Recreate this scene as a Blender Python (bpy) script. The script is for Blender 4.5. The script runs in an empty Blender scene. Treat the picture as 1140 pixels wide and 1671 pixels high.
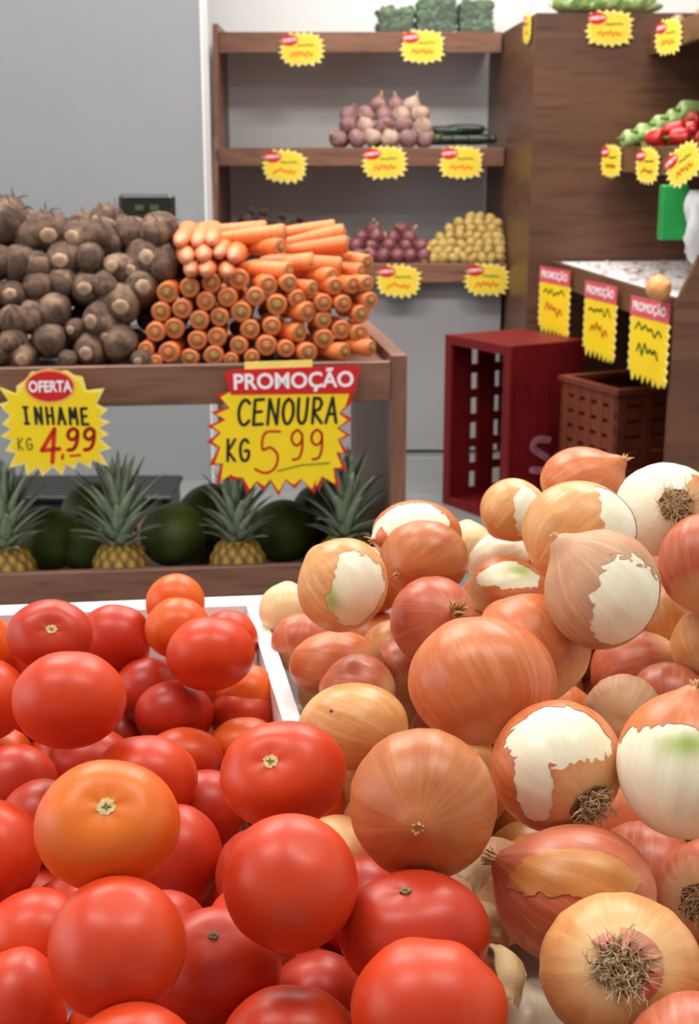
import bpy, math, random
import numpy as np
from mathutils import Vector, Matrix, noise as mnoise

# ------------------------------------------------------------------ camera, world, lights, exposure
FPX = 2200.0                                # focal length in pixels of the 1140 x 1671 frame
PITCH = math.atan(585 / FPX)
CAM_H = 1.18
scene = bpy.context.scene
COL = scene.collection
cam_data = bpy.data.cameras.new('camera')
cam_data.sensor_fit = 'VERTICAL'
cam_data.sensor_height = 36.0
cam_data.lens = 36.0 * FPX / 1671
cam_data.clip_start = 0.05
cam_data.dof.use_dof = True
cam_data.dof.focus_distance = 0.95
cam_data.dof.aperture_fstop = 15.0
cam = bpy.data.objects.new('camera', cam_data)
cam.location = (0, 0, CAM_H)
cam.rotation_euler = (math.pi / 2 - PITCH, 0, 0)
COL.objects.link(cam)
scene.camera = cam

world = bpy.data.worlds.new('world')
scene.world = world
world.use_nodes = True
bg = world.node_tree.nodes['Background']
bg.inputs['Color'].default_value = (0.93, 0.97, 1.0, 1)
bg.inputs['Strength'].default_value = 0.32

def area_light(name, loc, rot, sx, sy, power, color):
    ld = bpy.data.lights.new(name, 'AREA')
    ld.shape = 'RECTANGLE'
    ld.size = sx
    ld.size_y = sy
    ld.energy = power
    ld.color = color
    o = bpy.data.objects.new(name, ld)
    o.location = loc
    o.rotation_euler = rot
    COL.objects.link(o)
    return o

LAMPS = [(-1.0, 0.75, 23), (0.8, 0.75, 23), (-1.0, 2.9, 50), (0.8, 2.9, 50), (-0.9, 4.75, 36), (0.6, 4.75, 36)]
for lx, ly, pw in LAMPS:
    area_light('ceiling_lamp_light', (lx, ly, 2.93), (0, 0, 0), 1.2, 0.5, pw, (1.0, 0.96, 0.9))
# daylight through the shop window in the left wall
area_light('window_daylight', (-2.72, 0.6, 1.55), (0, -math.pi / 2, 0), 1.5, 2.2, 28, (0.95, 0.98, 1.0))

scene.view_settings.view_transform = 'Standard'
scene.view_settings.look = 'None'
scene.view_settings.exposure = 0.0
scene.view_settings.gamma = 1.0
scene.view_settings.use_curve_mapping = False

# ------------------------------------------------------------------ helpers
SP, CP = math.sin(PITCH), math.cos(PITCH)
RIGHT = np.array([1.0, 0, 0])
UP = np.array([0, SP, CP])
TOWARD = np.array([0, -CP, SP])
CAMM = np.stack([RIGHT, UP, TOWARD], axis=1)      # camera frame -> world

def ray(x, y):
    u = (x - 570) / FPX
    v = (y - 835.5) / FPX
    return np.array([u, CP - v * SP, -SP - v * CP])

CAMP = np.array([0, 0, CAM_H])
def at(x, y, d):
    return CAMP + d * ray(x, y)
def at_z(x, y, z):
    r = ray(x, y)
    return CAMP + r * ((z - CAM_H) / r[2])
def at_y(x, y, Y):
    r = ray(x, y)
    return CAMP + r * (Y / r[1])

def tag(o, label=None, cat=None, group=None, kind=None):
    if label: o['label'] = label
    if cat: o['category'] = cat
    if group: o['group'] = group
    if kind: o['kind'] = kind
    return o

def empty(name, loc, rotz=0.0, label=None, cat=None, group=None):
    o = bpy.data.objects.new(name, None)
    o.empty_display_size = 0.02
    o.location = tuple(float(v) for v in loc)
    o.rotation_euler = (0, 0, rotz)
    COL.objects.link(o)
    return tag(o, label, cat, group)

def mesh_obj(name, me, mat=None, parent=None, loc=None, rot=None, scale=None):
    o = bpy.data.objects.new(name, me)
    if mat is not None and not me.materials:
        me.materials.append(mat)
    COL.objects.link(o)
    if parent is not None: o.parent = parent
    if loc is not None: o.location = tuple(float(v) for v in loc)
    if rot is not None: o.rotation_euler = rot
    if scale is not None: o.scale = scale
    return o

def make_mesh(name, verts, faces, smooth=True, attrs=None):
    me = bpy.data.meshes.new(name)
    me.from_pydata([tuple(map(float, v)) for v in verts], [], faces)
    if smooth:
        me.polygons.foreach_set('use_smooth', [True] * len(me.polygons))
    if attrs:
        for k, arr in attrs.items():
            arr = np.asarray(arr, dtype=np.float32)
            if arr.ndim == 2:
                a = me.attributes.new(k, 'FLOAT_VECTOR', 'POINT')
                a.data.foreach_set('vector', arr.ravel())
            else:
                a = me.attributes.new(k, 'FLOAT', 'POINT')
                a.data.foreach_set('value', arr)
    me.update()
    return me

class MB:
    """collects boxes, prisms, tubes into one mesh"""
    def __init__(self):
        self.v = []; self.f = []
    def add(self, verts, faces):
        n = len(self.v)
        self.v += [tuple(map(float, p)) for p in verts]
        self.f += [tuple(i + n for i in f) for f in faces]
        return self
    def box(self, x0, x1, y0, y1, z0, z1, bev=0.0):
        if bev <= 0:
            vs = [(x, y, z) for z in (z0, z1) for y in (y0, y1) for x in (x0, x1)]
            return self.add(vs, [(0, 2, 3, 1), (4, 5, 7, 6), (0, 1, 5, 4), (2, 6, 7, 3), (0, 4, 6, 2), (1, 3, 7, 5)])
        b = bev
        # chamfered vertical and top edges
        def ring(z, i):
            return [(x0 + i + b, y0 + i, z), (x1 - i - b, y0 + i, z), (x1 - i, y0 + i + b, z), (x1 - i, y1 - i - b, z),
                    (x1 - i - b, y1 - i, z), (x0 + i + b, y1 - i, z), (x0 + i, y1 - i - b, z), (x0 + i, y0 + i + b, z)]
        vs = ring(z0, b) + ring(z0 + b, 0) + ring(z1 - b, 0) + ring(z1, b)
        fs = [tuple(range(7, -1, -1)), tuple(range(24, 32))]
        for k in range(3):
            for i in range(8):
                j = (i + 1) % 8
                fs.append((k * 8 + i, k * 8 + j, k * 8 + 8 + j, k * 8 + 8 + i))
        return self.add(vs, fs)
    def prism(self, poly, z0, z1, M=None):
        """poly (x, y) counter-clockwise extruded along z"""
        n = len(poly)
        vs = [(x, y, z0) for x, y in poly] + [(x, y, z1) for x, y in poly]
        if M is not None: vs = [tuple(M @ Vector(p)) for p in vs]
        fs = [tuple(range(n - 1, -1, -1)), tuple(range(n, 2 * n))]
        fs += [(i, (i + 1) % n, n + (i + 1) % n, n + i) for i in range(n)]
        return self.add(vs, fs)
    def tube(self, pts, rad, seg=6, caps=True):
        pts = [Vector(p) for p in pts]
        rads = rad if hasattr(rad, '__len__') else [rad] * len(pts)
        base = len(self.v)
        vs = []; fs = []
        ref = Vector((0.3, 0.5, 0.81))
        for k, p in enumerate(pts):
            t = (pts[min(k + 1, len(pts) - 1)] - pts[max(k - 1, 0)])
            t = t.normalized() if t.length > 1e-9 else Vector((0, 0, 1))
            a = t.cross(ref)
            if a.length < 1e-3: a = t.cross(Vector((1, 0, 0)))
            a.normalize(); b = t.cross(a)
            for i in range(seg):
                an = 2 * math.pi * i / seg
                vs.append(tuple(p + (a * math.cos(an) + b * math.sin(an)) * rads[k]))
        for k in range(len(pts) - 1):
            for i in range(seg):
                j = (i + 1) % seg
                fs.append((k * seg + i, k * seg + seg + i, k * seg + seg + j, k * seg + j))
        if caps:
            fs.append(tuple(range(seg))); fs.append(tuple(range(len(pts) * seg - 1, (len(pts) - 1) * seg - 1, -1)))
        return self.add(vs, fs)
    def mesh(self, name, smooth=False):
        return make_mesh(name, self.v, self.f, smooth)
    def build(self, name, mat, parent=None, smooth=False, **k):
        return mesh_obj(name, self.mesh(name, smooth), mat, parent, **k)

# ------------------------------------------------------------------ materials
MATS = {}
def srgb(r, g, b):
    def c(v):
        v /= 255.0
        return v / 12.92 if v <= 0.04045 else ((v + 0.055) / 1.055) ** 2.4
    return (c(r), c(g), c(b), 1.0)

def new_mat(name):
    m = bpy.data.materials.new(name)
    m.use_nodes = True
    nt = m.node_tree
    return m, nt, nt.nodes['Principled BSDF']

def node(nt, typ, **kw):
    n = nt.nodes.new(typ)
    for k, v in kw.items():
        if k in n.inputs.keys() if hasattr(n.inputs, 'keys') else False:
            n.inputs[k].default_value = v
        else:
            setattr(n, k, v)
    return n

def mixc(nt, fac, a, b):
    n = nt.nodes.new('ShaderNodeMix')
    n.data_type = 'RGBA'
    for sock, val in ((n.inputs[0], fac), (n.inputs[6], a), (n.inputs[7], b)):
        if hasattr(val, 'is_output'): nt.links.new(val, sock)
        else: sock.default_value = val
    return n.outputs[2]

def ramp(nt, fac, p0, p1):
    n = nt.nodes.new('ShaderNodeMapRange')
    n.inputs['From Min'].default_value = p0
    n.inputs['From Max'].default_value = p1
    nt.links.new(fac, n.inputs['Value'])
    return n.outputs['Result']

def noise(nt, vec, scale, detail=3.0, rough=0.55, dist=0.0):
    n = nt.nodes.new('ShaderNodeTexNoise')
    n.inputs['Scale'].default_value = scale
    n.inputs['Detail'].default_value = detail
    n.inputs['Roughness'].default_value = rough
    n.inputs['Distortion'].default_value = dist
    if vec is not None: nt.links.new(vec, n.inputs['Vector'])
    return n.outputs['Fac']

def coord(nt, scale=(1, 1, 1), attr=None):
    """object coordinates offset per object, or a named attribute, stretched"""
    if attr:
        a = nt.nodes.new('ShaderNodeAttribute'); a.attribute_name = attr
        src = a.outputs['Vector']
    else:
        a = nt.nodes.new('ShaderNodeTexCoord'); src = a.outputs['Object']
    info = nt.nodes.new('ShaderNodeObjectInfo')
    m = nt.nodes.new('ShaderNodeVectorMath'); m.operation = 'MULTIPLY'
    nt.links.new(src, m.inputs[0]); m.inputs[1].default_value = scale
    s = nt.nodes.new('ShaderNodeVectorMath'); s.operation = 'ADD'
    mul = nt.nodes.new('ShaderNodeMath'); mul.operation = 'MULTIPLY'; mul.inputs[1].default_value = 37.0
    nt.links.new(info.outputs['Random'], mul.inputs[0])
    nt.links.new(m.outputs[0], s.inputs[0]); nt.links.new(mul.outputs[0], s.inputs[1])
    return s.outputs[0]

def bump(nt, bsdf, height, strength, dist=0.002):
    b = nt.nodes.new('ShaderNodeBump')
    b.inputs['Strength'].default_value = strength
    b.inputs['Distance'].default_value = dist
    nt.links.new(height, b.inputs['Height'])
    nt.links.new(b.outputs['Normal'], bsdf.inputs['Normal'])

def plain(name, col, rough=0.5, var=0.12, scale=30.0, spec=0.5, metallic=0.0, bmp=0.0, sss=0.0, coat=0.0):
    """one colour with a little mottling"""
    if name in MATS: return MATS[name]
    m, nt, b = new_mat(name)
    f = noise(nt, coord(nt), scale)
    dark = tuple(c * (1 - var) for c in col[:3]) + (1,)
    lite = tuple(min(1, c * (1 + var)) for c in col[:3]) + (1,)
    nt.links.new(mixc(nt, ramp(nt, f, 0.3, 0.7), dark, lite), b.inputs['Base Color'])
    b.inputs['Roughness'].default_value = rough
    b.inputs['Specular IOR Level'].default_value = spec
    b.inputs['Metallic'].default_value = metallic
    if coat: b.inputs['Coat Weight'].default_value = coat
    if sss:
        b.inputs['Subsurface Weight'].default_value = sss
        b.inputs['Subsurface Scale'].default_value = 0.01
        b.inputs['Subsurface Radius'].default_value = (1.0, 0.5, 0.3)
    if bmp: bump(nt, b, f, bmp)
    MATS[name] = m
    return m

def wood(name, c1, c2, stretch, rough=0.42):
    """brown laminate, grain lines stretched along one axis"""
    if name in MATS: return MATS[name]
    m, nt, b = new_mat(name)
    v = coord(nt, stretch)
    f1 = noise(nt, v, 1.0, 5.0, 0.6, 0.6)
    f2 = noise(nt, v, 4.5, 3.0, 0.5, 0.2)
    base = mixc(nt, ramp(nt, f1, 0.3, 0.72), c1, c2)
    dark = tuple(c * 0.62 for c in c1[:3]) + (1,)
    nt.links.new(mixc(nt, ramp(nt, f2, 0.52, 0.8), base, dark), b.inputs['Base Color'])
    b.inputs['Roughness'].default_value = rough
    bump(nt, b, f2, 0.08, 0.001)
    MATS[name] = m
    return m

W1, W2 = srgb(112, 74, 57), srgb(142, 99, 79)
M_WOODX = wood('brown_laminate_grain_across', W1, W2, (1.6, 14, 14))
M_WOODZ = wood('brown_laminate_grain_upright', W1, W2, (14, 14, 1.6))
M_WOODD = wood('dark_brown_laminate', srgb(86, 54, 38), srgb(114, 75, 53), (1.3, 11, 11))
M_WOODY = wood('dark_brown_laminate_along', srgb(86, 54, 38), srgb(114, 75, 53), (11, 1.3, 11))
M_WALLW = plain('white_wall_paint', srgb(236, 237, 238), 0.7, 0.02, 3)
M_WALLG = plain('grey_wall_paint', srgb(146, 149, 152), 0.75, 0.03, 2)
M_FLOOR = plain('grey_floor_tile', srgb(122, 124, 123), 0.35, 0.05, 4)
M_GROUT = plain('dark_grout', srgb(82, 82, 80), 0.8, 0.05, 10)
M_CEIL = plain('white_ceiling_paint', srgb(238, 238, 236), 0.8, 0.01, 3)
M_WPLAS = plain('white_plastic', srgb(236, 236, 236), 0.35, 0.03, 20)
M_BLACK = plain('black_plastic', srgb(22, 23, 24), 0.4, 0.2, 30)
M_METAL = plain('grey_metal', srgb(150, 150, 150), 0.35, 0.05, 20, metallic=0.9)
M_REDPL = plain('dark_red_crate_plastic', srgb(104, 12, 16), 0.55, 0.12, 9, 0.3)
M_BRNPL = plain('brown_crate_plastic', srgb(108, 46, 25), 0.55, 0.15, 9)

# ------------------------------------------------------------------ the room
def struct(name, mb, mat, label, cat):
    return tag(mb.build(name, mat), label, cat, kind='structure')

WALL_Y = 6.0
floor = struct('floor', MB().box(-2.9, 2.6, -2.0, 6.2, -0.06, -0.006), M_GROUT, 'grey tiled shop floor behind the produce stands', 'floor')
tile_me = MB().box(-0.297, 0.297, -0.297, 0.297, -0.006, 0.0, 0.002).mesh('tile')
tile_me.materials.append(M_FLOOR)
for i in range(9):
    for j in range(13):
        o = mesh_obj('tile', tile_me, None, floor, (-2.55 + i * 0.6, -1.62 + j * 0.6, 0))
struct('wall_back', MB().box(-2.9, 2.6, WALL_Y, 6.2, -0.06, 3.0), M_WALLW, 'white wall behind the wooden wall shelves', 'wall')
struct('wall_partition', MB().box(-2.9, -0.512, 4.9, 5.1, -0.006, 3.0), M_WALLG, 'grey partition wall behind the taro roots', 'wall')
# white end cap of the partition
struct('trim_1', MB().box(-0.512, -0.506, 4.896, 5.104, -0.006, 3.0), M_WALLW, 'white end strip of the grey partition wall', 'trim')
struct('wall_right', MB().box(2.5, 2.6, -2.0, 6.0, -0.006, 3.0), M_WALLW, 'white right side wall of the shop', 'wall')
wl = MB().box(-2.9, -2.8, -2.0, -0.6, -0.006, 3.0).box(-2.9, -2.8, 1.8, 4.9, -0.006, 3.0)
wl.box(-2.9, -2.8, -0.6, 1.8, -0.006, 0.75).box(-2.9, -2.8, -0.6, 1.8, 2.35, 3.0)
struct('wall_left', wl, M_WALLW, 'white left side wall with a shop window', 'wall')
wf = MB()
for a in ((-0.6, -0.55, 0.75, 2.35), (1.75, 1.8, 0.75, 2.35), (-0.55, 1.75, 0.75, 0.8), (-0.55, 1.75, 2.3, 2.35), (0.575, 0.625, 0.8, 2.3)):
    wf.box(-2.88, -2.83, a[0], a[1], a[2], a[3])
struct('window_1', wf, M_WPLAS, 'white framed shop window in the left wall', 'window')
struct('ceiling', MB().box(-2.9, 2.6, -2.0, 6.2, 3.0, 3.1), M_CEIL, 'white ceiling of the shop', 'ceiling')
M_LAMP, nt, b = new_mat('lamp_diffuser')
b.inputs['Base Color'].default_value = (0.9, 0.9, 0.88, 1)
b.inputs['Emission Color'].default_value = (1, 0.96, 0.9, 1)
b.inputs['Emission Strength'].default_value = 1.2
for k, (lx, ly, pw) in enumerate(LAMPS):
    side = 'left' if lx < 0 else 'right'
    row = ('front', 'middle', 'back')[k // 2]
    r = empty('ceiling_lamp', (lx, ly, 2.94), 0, 'white ceiling lamp panel, %s one of the %s pair' % (side, row), 'ceiling lamp', 'ceiling lamp panels')
    fr = MB().box(-0.65, 0.65, -0.3, -0.26, 0, 0.06).box(-0.65, 0.65, 0.26, 0.3, 0, 0.06).box(-0.65, -0.61, -0.26, 0.26, 0, 0.06).box(0.61, 0.65, -0.26, 0.26, 0, 0.06)
    fr.build('frame', M_WPLAS, r)
    MB().box(-0.61, 0.61, -0.26, 0.26, 0.03, 0.05).build('diffuser', M_LAMP, r)

def ccw(poly):
    a = sum(p[0] * q[1] - q[0] * p[1] for p, q in zip(poly, poly[1:] + poly[:1]))
    return poly if a > 0 else poly[::-1]

# ------------------------------------------------------------------ wall shelves (back)
def side_x(Y):                       # left flank of the tall brown unit
    return 0.590 + (6.0 - Y) * (0.633 - 0.590) / 1.15

SH = [(5.60, 52, 86), (5.45, 241, 271), (5.30, 430, 461)]       # front Y, pixel rows of the lip
unit = empty('wall_shelf_unit', (0, 5.6, 0), 0, 'brown wooden wall shelf unit with three shelves against the white wall', 'shelf')
PX0 = -0.534
ztop = at_y(355, 40, 5.6)[2]
prof = [(5.26, 0.0), (5.28, 0.80), (5.50, 1.24), (5.565, ztop), (5.99, ztop), (5.99, 0.0)]
mb = MB()
n = len(prof)
vs = [(PX0, y - 5.6, z) for y, z in prof] + [(PX0 + 0.02, y - 5.6, z) for y, z in prof]
mb.add(vs, [tuple(range(n)), tuple(range(2 * n - 1, n - 1, -1))] + [(i, n + i, n + (i + 1) % n, (i + 1) % n) for i in range(n)])
mb.build('side_panel', M_WOODZ, unit)
SHELF_Z = []
for Y, ya, yb in SH:
    za, zb = at_y(600, ya, Y)[2], at_y(600, yb, Y)[2]
    SHELF_Z.append(za)
    xr = side_x(Y) - 0.006
    sh = MB().box(PX0 + 0.021, xr - 0.018, Y - 5.6 + 0.02, 0.385, za - 0.03, za - 0.004).build('shelf_board', M_WOODX, unit)
    MB().box(PX0 + 0.021, xr, Y - 5.6, Y - 5.6 + 0.02, zb, za, 0.002).build('shelf_lip', M_WOODX, unit)
MB().box(PX0 + 0.021, 0.60, 5.38 - 5.6, 5.395 - 5.6, 0.012, SHELF_Z[2] - 0.031).build('base_panel', plain('light_grey_panel', srgb(160, 158, 162), 0.6, 0.02, 3), unit)

# ------------------------------------------------------------------ tall brown unit on the right
ztu = at_y(880, 21, 4.85)[2]
gon = empty('tall_cabinet', (0.633, 4.85, 0), 0, 'tall dark brown wooden cabinet block in the corner beside the wall shelves', 'cabinet')
MB().box(0.0, 1.0, 0.0, 0.03, 0.0, ztu).build('front_panel', M_WOODD, gon)
sx1 = 0.590 - 0.633
mb = MB().prism([(0.0, 0.0305), (0.03, 0.0305), (sx1 + 0.03, 1.145), (sx1, 1.145)], 0.0, ztu)
mb.build('side_panel', M_WOODY, gon)
MB().prism([(0.032, 0.0305), (1.0, 0.0305), (1.0, 1.145), (sx1 + 0.032, 1.145)], ztu - 0.03, ztu - 0.002).build('top_panel', M_WOODD, gon)

# ------------------------------------------------------------------ right side rack and table
rack = empty('side_shelf_rack', (0.9, 4.2, 0), 0, 'brown wooden shelf rack along the right side above the display table', 'shelf')
MID_Z = at_y(1060, 240, 4.6)[2]
midb = at_y(1060, 281, 4.6)[2]
TOP_Z = at_y(1100, 38, 4.5)[2]
topb = at_y(1100, 78, 4.5)[2]
MB().box(0.60, 0.63, -0.9, 0.645, 0.0, 1.75).build('back_panel', M_WOODY, rack)
MB().box(0.0, 0.02, -0.9, 0.645, midb, MID_Z, 0.002).build('shelf_lip', M_WOODY, rack)
MB().box(0.021, 0.599, -0.9, 0.645, MID_Z - 0.03, MID_Z - 0.004).build('shelf_board', M_WOODY, rack)
MB().box(0.12, 0.14, -0.9, 0.645, topb, TOP_Z, 0.002).build('shelf_lip', M_WOODY, rack)
MB().box(0.141, 0.599, -0.9, 0.645, TOP_Z - 0.03, TOP_Z - 0.004).build('shelf_board', M_WOODY, rack)

TA, TB = np.array([0.706, 4.80]), np.array([0.842, 3.51])
TZ = 0.81
tab = empty('side_display_table', (0.8, 4.2, 0), 0, 'low brown display table with a white lined top along the right side', 'table')
def tl(p): return (p[0] - 0.8, p[1] - 4.2)
tu = (TA - TB) / np.linalg.norm(TA - TB)
tn = np.array([tu[1], -tu[0]])             # to the right, into the table
mb = MB().prism([tl(TB), tl(TB + tn * 0.02), tl(TA + tn * 0.02), tl(TA)], TZ - 0.07, TZ + 0.006)
mb.build('front_rail', M_WOODY, tab)
MB().prism([tl(TB + tn * 0.021), tl(TB + tn * 0.66), tl(TA + tn * 0.60), tl(TA + tn * 0.021)], TZ - 0.03, TZ - 0.004).build('table_top', M_WOODY, tab)
MB().prism([tl(TB + tn * 0.025), tl(TB + tn * 0.60), tl(TA + tn * 0.56), tl(TA + tn * 0.025)], TZ - 0.004, TZ + 0.002).build('white_liner', M_WPLAS, tab)
mb = MB()
ep = [(0.0, 0.0), (0.72, 0.0), (0.72, 0.93), (0.055, 0.93), (0.0, 0.80)]
vs = [(TB[0] - 0.8 - 0.006 + x, TB[1] - 4.2 - 0.032, z) for x, z in ep] + [(TB[0] - 0.8 - 0.006 + x, TB[1] - 4.2 - 0.003, z) for x, z in ep]
mb.add(vs, [tuple(range(5)), tuple(range(9, 4, -1))] + [(i, 5 + i, 5 + (i + 1) % 5, (i + 1) % 5) for i in range(5)])
mb.build('end_panel', M_WOODD, tab)
MB().prism([tl(TA + tn * 0.56 - tu * 0.05), tl(TA + tn * 0.60 - tu * 0.05), tl(TA + tn * 0.60 - tu * 0.01), tl(TA + tn * 0.56 - tu * 0.01)], 0.0, TZ - 0.031).build('leg', M_WOODZ, tab)

# ------------------------------------------------------------------ carrot and taro stand
SO = np.array([0.128, 2.975])
SA = math.radians(6.6)
SEX, SEY = np.array([math.cos(SA), math.sin(SA)]), np.array([-math.sin(SA), math.cos(SA)])
def stand(x, y, z):
    p = SO + SEX * x + SEY * y
    return np.array([p[0], p[1], z])
RAIL_Z = 0.735
DECK_Z = 0.722
st = empty('produce_stand', (SO[0], SO[1], 0), SA, 'brown wooden produce stand holding taro roots and carrots', 'stand')
MB().box(-1.6, -0.036, 0, 0.022, RAIL_Z - 0.088, RAIL_Z, 0.002).build('front_rail', M_WOODX, st)
MB().box(-1.6, -0.036, 0.0225, 0.76, DECK_Z - 0.022, DECK_Z).build('deck', M_WOODX, st)
mb = MB()
pr = [(0.0, 0.0), (0.0, RAIL_Z + 0.012), (0.78, RAIL_Z + 0.012), (0.78, 0.0)]
vs = [(-0.035, y, z) for y, z in pr] + [(0.0, y, z) for y, z in pr]
mb.add(vs, [(0, 1, 2, 3), (7, 6, 5, 4), (0, 4, 5, 1), (1, 5, 6, 2), (2, 6, 7, 3), (3, 7, 4, 0)])
mb.build('side_panel', M_WOODZ, st)
MB().box(-1.6, -0.036, 0.0, 0.022, 0.16, 0.272, 0.002).build('lower_ledge', M_WOODX, st)
MB().box(-1.6, -0.036, 0.0225, 0.76, 0.09, 0.11).build('lower_deck', M_WOODX, st)
MB().box(-1.6, -0.036, 0.761, 0.779, 0.09, 0.185).build('back_ledge', M_WOODX, st)
MB().box(-1.57, -0.04, 0.165, 0.755, 0.1105, 0.20).build('riser', M_WOODD, st)
MB().box(-1.6, -1.57, 0.0225, 0.76, 0.0, 0.09).build('foot', M_WOODZ, st)

# ------------------------------------------------------------------ white display bin in front
BA = math.radians(7.0)
BEX, BEY = np.array([math.cos(BA), math.sin(BA)]), np.array([-math.sin(BA), math.cos(BA)])
BIN_Z, BIN_F = 0.675, 0.545
BO = at_z(412, 984, BIN_Z)[:2]           # where the divider meets the back rim
bn = empty('display_bin', (BO[0], BO[1], 0), BA, 'white open display bin with a divider, full of tomatoes and onions', 'bin')
BX0, BX1, BY0 = -0.50, 0.62, -1.02
MB().box(BX0, BX1, BY0, 0.0, BIN_F - 0.015, BIN_F).build('bottom', M_WPLAS, bn)
MB().box(BX0 - 0.02, BX1 + 0.02, 0.0, 0.030, BIN_F - 0.015, BIN_Z, 0.003).build('back_rim', M_WPLAS, bn)
MB().box(BX0 - 0.02, BX1 + 0.02, BY0 - 0.022, BY0, BIN_F - 0.015, BIN_Z, 0.003).build('front_rim', M_WPLAS, bn)
MB().box(BX0 - 0.02, BX0, BY0 + 0.001, -0.001, BIN_F - 0.015, BIN_Z, 0.003).build('side_rim', M_WPLAS, bn)
MB().box(BX1, BX1 + 0.02, BY0 + 0.001, -0.001, BIN_F - 0.015, BIN_Z, 0.003).build('side_rim', M_WPLAS, bn)
def bin_xy(p):
    q = np.array([p[0] - BO[0], p[1] - BO[1]])
    return (float(q @ BEX), float(q @ BEY))
DB0, DB1 = bin_xy(at_z(402, 986, BIN_Z)), bin_xy(at_z(427, 986, BIN_Z))
DF0, DF1 = bin_xy(at_z(466, 1190, BIN_Z)), bin_xy(at_z(497, 1190, BIN_Z))
MB().prism(ccw([(DB0[0], -0.001), (DB1[0], -0.001), DF1, DF0]), BIN_F, BIN_Z - 0.001).build('divider', M_WPLAS, bn)
MB().box(BX0 + 0.05, BX1 - 0.05, BY0 + 0.05, -0.05, 0.50, BIN_F - 0.016).build('base_board', M_WOODX, bn)
for lx, ly in ((BX0 + 0.06, BY0 + 0.06), (BX1 - 0.1, BY0 + 0.06), (BX0 + 0.06, -0.1), (BX1 - 0.1, -0.1)):
    MB().box(lx, lx + 0.04, ly, ly + 0.04, 0.0, 0.499).build('leg', M_WOODZ, bn)

# ------------------------------------------------------------------ crates on the floor
def crate(name, label, mat, origin, uvec, W, Dp, Hh, group=None, z0=0.0, upright=True, solid=False):
    """upright: stands on its short end, mouth in the plane of uvec; else: lies with its mouth up"""
    ang = math.atan2(uvec[1], uvec[0])
    r = empty(name, (origin[0], origin[1], z0), ang, label, 'crate', group)
    t = 0.012
    if upright:
        # x along the mouth 0..W, y into the crate 0..-Dp (right-handed: interior on -y), z up
        MB().box(0, W, -Dp, 0, 0, 0.02).build('end_wall', mat, r)
        MB().box(0, W, -Dp, 0, Hh - 0.02, Hh).build('end_wall', mat, r)
        for x0 in (0.0, W - t):                       # the two long walls: posts, rungs and ribs
            w = MB()
            for a, b in ((-0.085, 0.0), (-Dp, -Dp + 0.075), (-Dp * 0.62, -Dp * 0.38)):
                w.box(x0, x0 + t, a, b, 0.0201, Hh - 0.0201)
            if x0 == 0.0 and solid:
                w.box(x0 + 0.002, x0 + t - 0.001, -Dp + 0.002, -0.002, 0.021, Hh - 0.021)
                for q in np.linspace(0.06, 0.94, 7): w.box(x0 - 0.004, x0 + 0.002, -Dp * q - 0.004, -Dp * q + 0.004, 0.021, Hh - 0.09)
            zz = np.linspace(0.02, Hh - 0.05, 7)
            if x0 == 0.0 and solid: zz = zz[-1:]
            for z in zz: w.box(x0 + 0.001, x0 + t - 0.001, -Dp + 0.001, -0.001, z, z + 0.03)
            w.build('slotted_wall', mat, r)
        bt = MB().box(t, W - t, -Dp, -Dp + 0.008, 0.0201, Hh - 0.0201)
        for x in np.linspace(0.04, W - 0.04, 6): bt.box(x - 0.004, x + 0.004, -Dp - 0.006, -Dp, 0.03, Hh - 0.03)
        bt.build('ribbed_bottom', mat, r)
        rm = MB()
        rm.box(-0.012, W + 0.012, 0.0, 0.012, -0.0, 0.03).box(-0.012, W + 0.012, 0.0, 0.012, Hh - 0.03, Hh)
        rm.box(-0.012, 0.025, 0.0, 0.012, 0.03, Hh - 0.03).box(W - 0.025, W + 0.012, 0.0, 0.012, 0.03, Hh - 0.03)
        rm.build('rim', mat, r)
    else:
        MB().box(0, W, -Dp, 0, 0, 0.01).build('bottom', mat, r)
        for nm, (x0, x1, y0, y1) in (('long_wall', (0, W, -t, 0)), ('long_wall', (0, W, -Dp, -Dp + t)), ('short_wall', (0, t, -Dp + t, -t)), ('short_wall', (W - t, W, -Dp + t, -t))):
            w = MB()
            for z in np.linspace(0.012, Hh - 0.05, 5): w.box(x0, x1, y0, y1, z, z + 0.034)
            nn = 5
            for i in range(nn):
                if x1 - x0 > y1 - y0:
                    c = x0 + (x1 - x0 - 0.03) * i / (nn - 1); w.box(c, c + 0.03, y0 - 0.002, y1 + 0.002, 0.011, Hh - 0.016)
                else:
                    c = y0 + (y1 - y0 - 0.03) * i / (nn - 1); w.box(x0 - 0.002, x1 + 0.002, c, c + 0.03, 0.011, Hh - 0.016)
            w.build(nm, mat, r)
        rm = MB()
        e = 0.008
        rm.box(-e, W + e, -t - e, e, Hh - 0.016, Hh).box(-e, W + e, -Dp - e, -Dp + t + e, Hh - 0.016, Hh)
        rm.box(-e, t + e, -Dp + t + e, -t - e, Hh - 0.016, Hh).box(W - t - e, W + e, -Dp + t + e, -t - e, Hh - 0.016, Hh)
        rm.build('rim', mat, r)
    return r

# upright red crate: near vertical edge at (0.515, 4.268), mouth towards the left
cu = np.array([0.52, -0.854]); cu /= np.linalg.norm(cu)          # along the mouth, from far-left to near edge
cv = np.array([-cu[1], cu[0]])                                    # local +y; interior is on -y? keep mouth facing left
near = np.array([0.515, 4.268])
far = near - cu * 0.336
# rotate by 180 so that interior (-y) points right-back
rc = crate('red_plastic_crate', 'dark red slotted plastic crate standing upright on its end beside the table', M_REDPL, near, -cu, 0.336, 0.30, 0.589, solid=True)

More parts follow.
